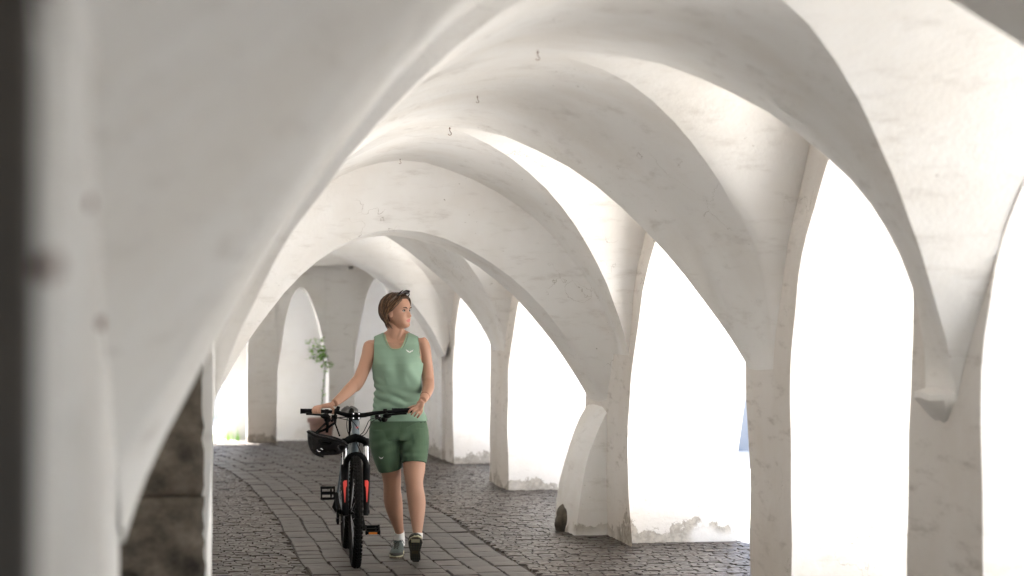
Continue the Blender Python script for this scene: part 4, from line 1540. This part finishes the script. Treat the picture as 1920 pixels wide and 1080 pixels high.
def hair_pt(ph, z, k=1.0):
    x, y, _ = head_point(ph, max(-.119, min(.1079, z)))
    if z < -.045:                                    # the bob hangs away from the neck
        x0, y0, _ = head_point(ph, -.045)
        u = min(1, (-.045 - z) / .06) * max(0.0, min(1.0, (.012 - y0) / .035))
        x, y = x + (x0 * .92 - x) * u * .95, y + (y0 * .92 - y) * u * .95
    t = thick(z, y) * k
    n = np.array([x / .0755 ** 2, (y + .005) / .1 ** 2, z / .11 ** 2 * (z > 0)])
    n /= np.linalg.norm(n) + 1e-9
    return x + n[0] * t, y + n[1] * t, z + n[2] * t


hr = MB()
rows = []
for z in list(np.linspace(.107, -.118, 46)):
    row = []
    for k in range(96):
        ph = 2 * math.pi * k / 96
        x, y, _ = head_point(ph, max(-.119, z))
        edge = hairline(z) - y
        kk = max(-.5, min(1.0, edge / .014)) if edge < .014 else 1.0
        if z < -.10: kk = min(kk, 1.0 - (-.10 - z) / .03)
        groove = 1 + .10 * math.sin(ph * 23 + z * 40) * .6 + .06 * math.sin(ph * 41 - z * 65)
        row.append(HD(*hair_pt(ph, z, kk * groove)))
    rows.append(row)
hr.grid(rows, close_v=True)
hr.f.append(tuple(range(96))); hr.m.append(0)
hair = hr.build('hair', M_HAIR, person, angle=0)
hrng = random.Random(5)
for mat, cnt, nm in ((M_HAIR, 190, 'hair_lock'), (M_HAIR2, 75, 'hair_lock')):
    st = MB()
    for q in range(cnt):
        ph0 = hrng.uniform(.35, 2 * math.pi - .35)
        sgn = 1 if ph0 < math.pi else -1
        front = min(ph0, 2 * math.pi - ph0) < 1.35
        z0 = hrng.uniform(.06, .107) if not front else hrng.uniform(.06, .100)
        z1 = hrng.uniform(-.118, -.06) if not front else hrng.uniform(-.10, -.0)
        drift_ = sgn * hrng.uniform(.05, .25) if not front else sgn * hrng.uniform(.9, 1.5)
        kf = hrng.uniform(.98, 1.14)
        pts = []
        for u in np.linspace(0, 1, 12):
            ph = ph0 + drift_ * u ** .8 + .04 * math.sin(u * 7 + q)
            z = z0 + (z1 - z0) * u
            x, y, zc = hair_pt(ph, z, kf)
            lim = hairline(z) + .012
            if y > lim: y = lim
            if u > .85 and z < -.05: y += .01 * (u - .85) / .15; 
            pts.append(HD(x, y, zc))
        r0 = hrng.uniform(.0014, .0030)
        st.tube(pts, [r0 * (.6 + .8 * math.sin(math.pi * min(1, u * .93 + .05))) for u in np.linspace(0, 1, 12)], 5)
    st.build(nm, mat, hair, angle=0)['kind'] = 'stuff'

# ---- tank top
def project(v):
    r = v - np.array([0, 0, EYE]); d = r @ FW
    return 960 + FPX * (r @ RT) / d, 600 - FPX * r[:, 2] / d, d


def dense(secs, n=72):
    out = []
    for a, b in zip(secs[:-1], secs[1:]):
        m = max(2, int(abs(b[0] - a[0]) / 1.1))
        for i in range(m):
            t = i / m
            bl = []
            ks = max(len(a[7]), len(b[7]))
            for q in range(ks):
                A = a[7][q] if q < len(a[7]) else (b[7][q][0], b[7][q][1], 0)
                Bq = b[7][q] if q < len(b[7]) else (a[7][q][0], a[7][q][1], 0)
                bl.append(tuple(x + (y - x) * t for x, y in zip(A, Bq)))
            sm = t * t * (3 - 2 * t) if False else t
            out.append(tuple(x + (y - x) * sm for x, y in zip(a[:7], b[:7])) + (tuple(bl),))
    out.append(secs[-1])
    return out


def neck_y(px): return 655.0 - 30.0 * np.minimum(1.6, np.abs((px - 741.8) / 21.0) ** 3.2)


SH = [(622.5, 722, 762, .03, .045, .03, 0, ())] + [s for s in TORSO if s[0] <= 780] + [(789, 695.5, 799.5, .106, .122, 0, 0, ())]
secs = dense(SH)
n = 144
R_ = []
for s in secs:
    g = .002 + .002 * min(1, max(0, (s[0] - 690) / 30))
    R_.append(ringsec(s[0], s[1] - g * 284, s[2] + g * 284, s[3] + g, s[4] + g, s[5], n, bumps=s[7]))
V = np.array(R_).reshape(-1, 3)
px, py, _d = project(V)
u = (V - W(745, 700)) @ RT; h = V[:, 2]; fr_ = -((V - W(745, 700)) @ FW)
wave = np.zeros(len(V))
lowz = np.clip((715 - py) / -40, 0, 1)
wave += lowz * .0085 * np.sin(92 * h + 22 * u + 1.5 * np.sin(17 * u)) * np.exp(-((py - 745) / 24) ** 2)
wave += lowz * .0075 * np.sin(60 * h - 34 * u + 2) * np.exp(-((py - 757) / 20) ** 2)
wave += 0.0038 * np.sin(48 * u + 14 * h) * np.exp(-((py - 690) / 30) ** 2)
wave += .005 * np.sin(70 * u + 30 * h + 1) * np.exp(-((py - 712) / 12) ** 2) * (np.abs(u) > .06)
wave += .0045 * np.sin(130 * (h + .5 * u)) * np.exp(-((px - 703) / 14) ** 2 - ((py - 738) / 22) ** 2) * 1.5
nr = V.reshape(len(R_), n, 3); ctr_ = nr.mean(axis=1, keepdims=True); dirn = nr - ctr_; dirn[:, :, 2] = 0
dirn /= np.linalg.norm(dirn, axis=2, keepdims=True) + 1e-9
V = (nr + dirn * wave.reshape(len(R_), n, 1)).reshape(-1, 3)
px, py, _d = project(V)
front = (V - nr.mean(axis=1).mean(axis=0)) @ FW
ringc = np.repeat(ctr_.reshape(-1, 3), n, axis=0)
isfront = ((V - ringc) @ FW) < 0
cut = np.zeros(len(V), bool)
cut |= isfront & (py < neck_y(px)) & (np.abs(px - 741.8) < 26)
cut |= (~isfront) & (py < 634) & (np.abs(px - 742) < 22)
arm_l = 701.5 - 5.0 * np.clip((py - 634) / 56, 0, 1) ** 4 - 0.10 * np.maximum(0, 640 - py)
arm_r = 785.5 + 7.0 * np.clip((py - 628) / 53, 0, 1) ** 4 - 0.15 * np.maximum(0, 640 - py)
cut |= (px < arm_l) & (py < 689)
cut |= (px > arm_r) & (py < 680)
top_mb = MB()
vid = np.arange(len(V)).reshape(len(R_), n)
faces = []
for i in range(len(R_) - 1):
    for j in range(n):
        q = (vid[i, j], vid[i, (j + 1) % n], vid[i + 1, (j + 1) % n], vid[i + 1, j])
        if not any(cut[k] for k in q): faces.append(tuple(int(k) for k in q))
used = sorted(set(k for q in faces for k in q)); mp = {k: i for i, k in enumerate(used)}
top_mb.add(V[used], [tuple(mp[k] for k in q) for q in faces])
shirt = top_mb.build('tank_top', M_SHIRT, person, angle=0)
md = shirt.modifiers.new('cloth', 'SOLIDIFY'); md.thickness = .004; md.offset = -1
ms = shirt.modifiers.new('soft', 'SMOOTH'); ms.iterations = 3; ms.factor = .5


def front_at(px_, py_, lift=.002):
    """Point of the shirt's front under a place of the frame."""
    pxs, pys, ds = project(V)
    k = np.where(isfront & ~cut)[0]
    w_ = (pxs[k] - px_) ** 2 + (pys[k] - py_) ** 2
    o_ = np.argsort(w_)[:6]
    return at(px_, py_, float(np.mean(ds[k][o_])) - lift)


nk = [(px_, float(neck_y(np.array([px_]))[0])) for px_ in np.linspace(721.2, 762.4, 23)]
q = MB(); q.tube([front_at(a, b, .004) for a, b in nk], .0042, 8); q.build('neck_binding', M_TRIM, shirt)

for pts in ([(702.2, 641), (702.2, 655), (701.6, 668), (699.8, 680)], [(784.8, 634), (785.2, 645), (786.2, 657), (788, 668)]):
    q = MB(); q.tube(smooth_path([front_at(a, b, .002) for a, b in pts], 4), .003, 6); q.build('armhole_binding', M_SHIRT, shirt)
q = MB(); q.tube([front_at(x, 785.0, .0) for x in np.linspace(704, 792, 20)], .0016, 6); q.build('hem', M_SHIRT, shirt)


def emblem(c, w, h, f, parent, drop=0.0):
    """Small white spread-wing print: two upswept wings meeting in a dip, with a notch."""
    L_ = [(-1, .95), (-.80, .35), (-.42, -.05), (-.12, -.32), (.0, -.55), (.16, -.28), (.50, -.10), (.80, .22), (1, .72)]
    tk = [.05, .22, .30, .26, .16, .32, .34, .24, .05]
    m_ = MB()
    m_.grid([[f(c[0] + x * w, c[1] - (y - t) * h), f(c[0] + x * w, c[1] - (y + t) * h)] for (x, y), t in zip(L_, tk)])
    return tag(m_.build('emblem', M_WHITE, parent, smooth=False), 'small white spread wing print')


emblem((768, 658.5), 7.0, 4.2, lambda a, b: front_at(a, b, .005), shirt)

# ---- shorts
sm = MB()
HIP = [(778, 696.5, 797.5, .100, .118, 0, 0, ()), (790, 694.5, 799.5, .106, .124, 0, 0, ()), (806, 692.5, 803, .112, .132, 0, 0, ()), (824, 692, 804.5, .108, .13, 0, 0, ())]
trunk(sm, dense(HIP), 0.001)
for L_, in (([(806, 693, 749, .0), (828, 692.5, 750.5, .0), (846, 696.5, 752.5, .005), (862, 702, 754, .012), (874, 707, 755, .02), (880, 709, 755.5, .024)],),
            ([(806, 750, 803, .0), (828, 749.5, 804.5, -.01), (846, 750.5, 803, -.03), (858, 751.8, 801.5, -.045), (866, 752.2, 800.5, -.055), (868, 752.3, 800.3, -.057)],)):
    limb(sm, L_, 1.05, 28)


def fold(v):
    px, py, d = project(v)
    amp = .0045 * np.sin((py + .35 * (px - 750)) / 3.1) * np.exp(-((py - 832) / 26) ** 2) * .7
    amp += .006 * np.sin(px / 4.5 + py / 9) * np.exp(-((px - 747) / 16) ** 2 - ((py - 822) / 20) ** 2)
    amp += .0035 * np.sin(py / 2.3) * np.exp(-((py - 853) / 10) ** 2) * (px > 750)
    return v - FW[None, :] * amp[:, None]


shorts = fuse('shorts', sm, 0.0042, M_SHORTS, person, iters=6, disp=fold)


def surf_front(obj):
    me = obj.data; nn = len(me.vertices)
    v = np.zeros(nn * 3); me.vertices.foreach_get('co', v)
    v = v.reshape(-1, 3) + np.array(world_origin(obj.parent))
    a, b, d = project(v)

    def f(px_, py_, lift=.002):
        k = np.where((np.abs(a - px_) < 3.0) & (np.abs(b - py_) < 3.0))[0]
        dd = d[k].min() if len(k) else D0
        kk = k[d[k] < dd + .03]
        w_ = (a[kk] - px_) ** 2 + (b[kk] - py_) ** 2
        return at(px_, py_, float(d[kk][np.argsort(w_)[:5]].mean()) - lift)
    return f


sf = surf_front(shorts)
emblem((714.5, 858.5), 4.2, 3.0, lambda a, b: sf(a, b, .004), shorts)
q = MB(); q.tube([sf(x, y, .0005) for x, y in ((762, 803), (768, 799), (778, 794.5), (789, 792), (799, 791.5))], .0016, 6); q.build('pocket_seam', M_SHORTS, shorts)
q = MB(); q.tube([sf(x, y, .001) for x, y in ((788, 792.3), (797, 791.3))], .0022, 6); q.build('zip', M_BLACK, shorts)
q = MB(); q.tube([sf(752, 790, .0005), sf(750.5, 800, .0005), sf(749, 812, .0005)], .0015, 6); q.build('fly_seam', M_SHORTS, shorts)
hem_r = [(x, 876.3 + 1.2 * math.sin((x - 709) / 46 * 3.14)) for x in np.linspace(711, 752, 9)]

# ---- socks and shoes
for st in ([(997, 739.2, 758.2, .225), (1005, 740.2, 758.8, .237), (1022, 740.4, 759.5, .25)], [(1000, 773, 793, -.157), (1008, 773.5, 792.5, -.163), (1022, 774, 792, -.168)]):
    sk = MB(); limb(sk, st, 1.04, 20)
    sk.build('sock', M_SOCK, person)


def shoe(heel, fdir, updir, width, flip):
    """heel: point under the heel; fdir: towards the toe; updir: out of the top of the foot."""
    side = np.cross(fdir, updir)
    root = MB()

    def S(t, x, z): return heel + fdir * t + side * x + updir * z
    # upper
    T = [0, .012, .04, .08, .12, .16, .20, .235, .258, .268]
    Wd = [.018, .028, .033, .034, .037, .043, .047, .043, .03, .012]
    Hh = [.06, .082, .092, .093, .086, .072, .058, .047, .036, .026]
    G = []
    for t, w_, hh in zip(T, Wd, Hh):
        r_ = []
        for k in range(22):
            a = 2 * math.pi * k / 22
            cx, sx = math.cos(a), math.sin(a)
            off = .006 * math.sin(math.pi * min(1, t / .27)) * flip
            r_.append(S(t, off + w_ * width * np.sign(cx) * abs(cx) ** .75, .018 + (hh - .018) * (.5 + .5 * np.sign(sx) * abs(sx) ** .8)))
        G.append(r_)
    root.grid(G, close_v=True)
    root.f.append(tuple(range(22))); root.m.append(0)
    root.f.append(tuple((len(T) - 1) * 22 + k for k in range(21, -1, -1))); root.m.append(0)
    sh = root.build('shoe', M_SHOE, person, angle=60)
    # midsole and outsole
    def plan(t):
        w_ = np.interp(t, [-.008, .02, .06, .11, .16, .21, .25, .272], [.014, .034, .036, .033, .042, .049, .040, .014]) * width
        return w_, .006 * math.sin(math.pi * min(1, max(0, t) / .27)) * flip
    ts = np.linspace(-.008, .272, 24)
    for nm, mat, z0, z1, gr in (('midsole', M_MIDSOLE, .010, .026, 1.0), ('outsole', M_OUTSOLE, .003, .011, 1.02)):
        m_ = MB()
        rows = []
        for t in ts:
            w_, off = plan(t)
            rows.append([S(t, off - w_ * gr, z1), S(t, off - w_ * gr, z0), S(t, off + w_ * gr, z0), S(t, off + w_ * gr, z1)])
        m_.grid(rows, close_v=True); m_.add(rows[0], [(0, 1, 2, 3)]); m_.add(rows[-1], [(3, 2, 1, 0)])
        os_ = m_.build(nm, mat, sh, angle=40)
    tr = MB(); M = np.array([fdir, side, updir]).T
    for t in np.linspace(.004, .258, 15):
        w_, off = plan(t)
        for x in np.linspace(-1, 1, 5):
            if abs(t - .105) < .018 and abs(x) < .6: continue
            tr.box(S(t, off + x * w_ * .84, .0025), (.0115, w_ * .33, .006), M)
    tag(tr.build('sole_lugs', M_SHOE_D, sh, smooth=False), kind='stuff')
    # rubber toe guard, heel patch, laces
    m_ = MB(); ct = [(.272, .0), (.262, .022), (.24, .037), (.21, .043)]
    pts = [S(t, x * width + .004 * flip, .028) for t, x in reversed(ct)] + [S(t, -x * width + .004 * flip, .028) for t, x in ct[1:]]
    m_.tube(smooth_path(pts, 3), .0075, 8, ref=updir, squash=1.5); m_.build('toe_guard', M_SHOE_D, sh)
    m_ = MB(); m_.box(S(.238, .004 * flip, .0005), (.034, .055, .005), M); m_.build('toe_patch', M_MIDSOLE, sh, smooth=False)
    m_ = MB()
    for i in range(5):
        t = .10 + .022 * i; hh = float(np.interp(t, T, Hh))
        for d_ in (1, -1):
            m_.tube([S(t, -.020 * d_, hh - .006), S(t + .009, .0, hh + .003), S(t + .018, .020 * d_, hh - .010)], .0022, 6)
    m_.tube([S(.09, 0, .098), S(.10, .03, .105), S(.115, .045, .088)], .002, 6); m_.tube([S(.09, 0, .098), S(.10, -.03, .105), S(.12, -.046, .085)], .002, 6)
    m_.tube([S(.09, 0, .098), S(.13, .02, .085), S(.15, .04, .06)], .0018, 6)
    m_.build('laces', M_STEEL if False else M_SHOE_D, sh)
    m_ = MB(); m_.tube([S(.02 + .075 * (.5 - .5 * math.cos(a)), .031 * math.sin(a), .086 + .01 * math.cos(a) * -1) for a in np.linspace(0, 2 * math.pi, 18, endpoint=False)], .006, 8, closed=True)
    m_.build('collar', M_SHOE, sh)
    return sh


# planted right foot, toe towards us
h_r = W(749.5, 1043, .30); h_r[2] = 0.0
shoe(h_r, -FW * .995 - RT * .07, UP, .93, -1)
# left foot landing on its heel, toe lifted so the sole shows
h_l = W(779.5, 1050, -.165); h_l[2] = .004
pt = math.radians(41)
fd = (-FW * .99 + RT * .06); fd /= np.linalg.norm(fd)
shoe(h_l, fd * math.cos(pt) + UP * math.sin(pt), UP * math.cos(pt) - fd * math.sin(pt), .93, 1)

# ---- bracelet and sunglasses
q = MB()
wc = W(796.8, 743.5, -.165); ax = W(799.5, 738, -.115) - W(795.5, 746, -.185); ax /= np.linalg.norm(ax)
a1 = np.cross(ax, UP); a1 /= np.linalg.norm(a1); a2 = np.cross(a1, ax)
q.tube([wc + (a1 * math.cos(t) + a2 * math.sin(t)) * .0305 for t in np.linspace(0, 2 * math.pi, 24, endpoint=False)], .0022, 6, closed=True)
bracelet = thing('bracelet', tuple(wc), 'thin brown cord bracelet round the wrist of the woman', 'bracelet')
q.build('cord', simple('brown_cord', (.18, .08, .045), .7), bracelet)
glasses = thing('sunglasses', tuple(HD(0, .05, .118)), 'dark sunglasses pushed up on the hair of the woman', 'sunglasses')
q = MB()
q.tube(smooth_path([HD(-.070, .046, .098), HD(-.05, .068, .112), HD(-.012, .076, .122), HD(0, .077, .120), HD(.012, .076, .122), HD(.05, .068, .112), HD(.070, .046, .098)], 4), .0042, 8)
q.build('frame', M_GLASSES, glasses)
for sx in (1, -1):
    q = MB()
    cl = HD(sx * .034, .056, .124)
    Ml = np.array([HR, HF, HU]).T @ rot('X', .55) @ rot('Y', sx * .25)
    q.ellipsoid(cl, (.029, .024, .0035), Ml, nu=24, nv=10)
    q.build('lens', M_GLASSES, glasses)
    q = MB()
    q.tube(smooth_path([HD(sx * .072, .045, .097), HD(sx * .090, .018, .070), HD(sx * .0985, -.006, .030), HD(sx * .097, -.014, .004)], 4), .0032, 8, squash=1.5)
    q.build('temple', M_GLASSES if sx < 0 else M_GLASSES_T, glasses)
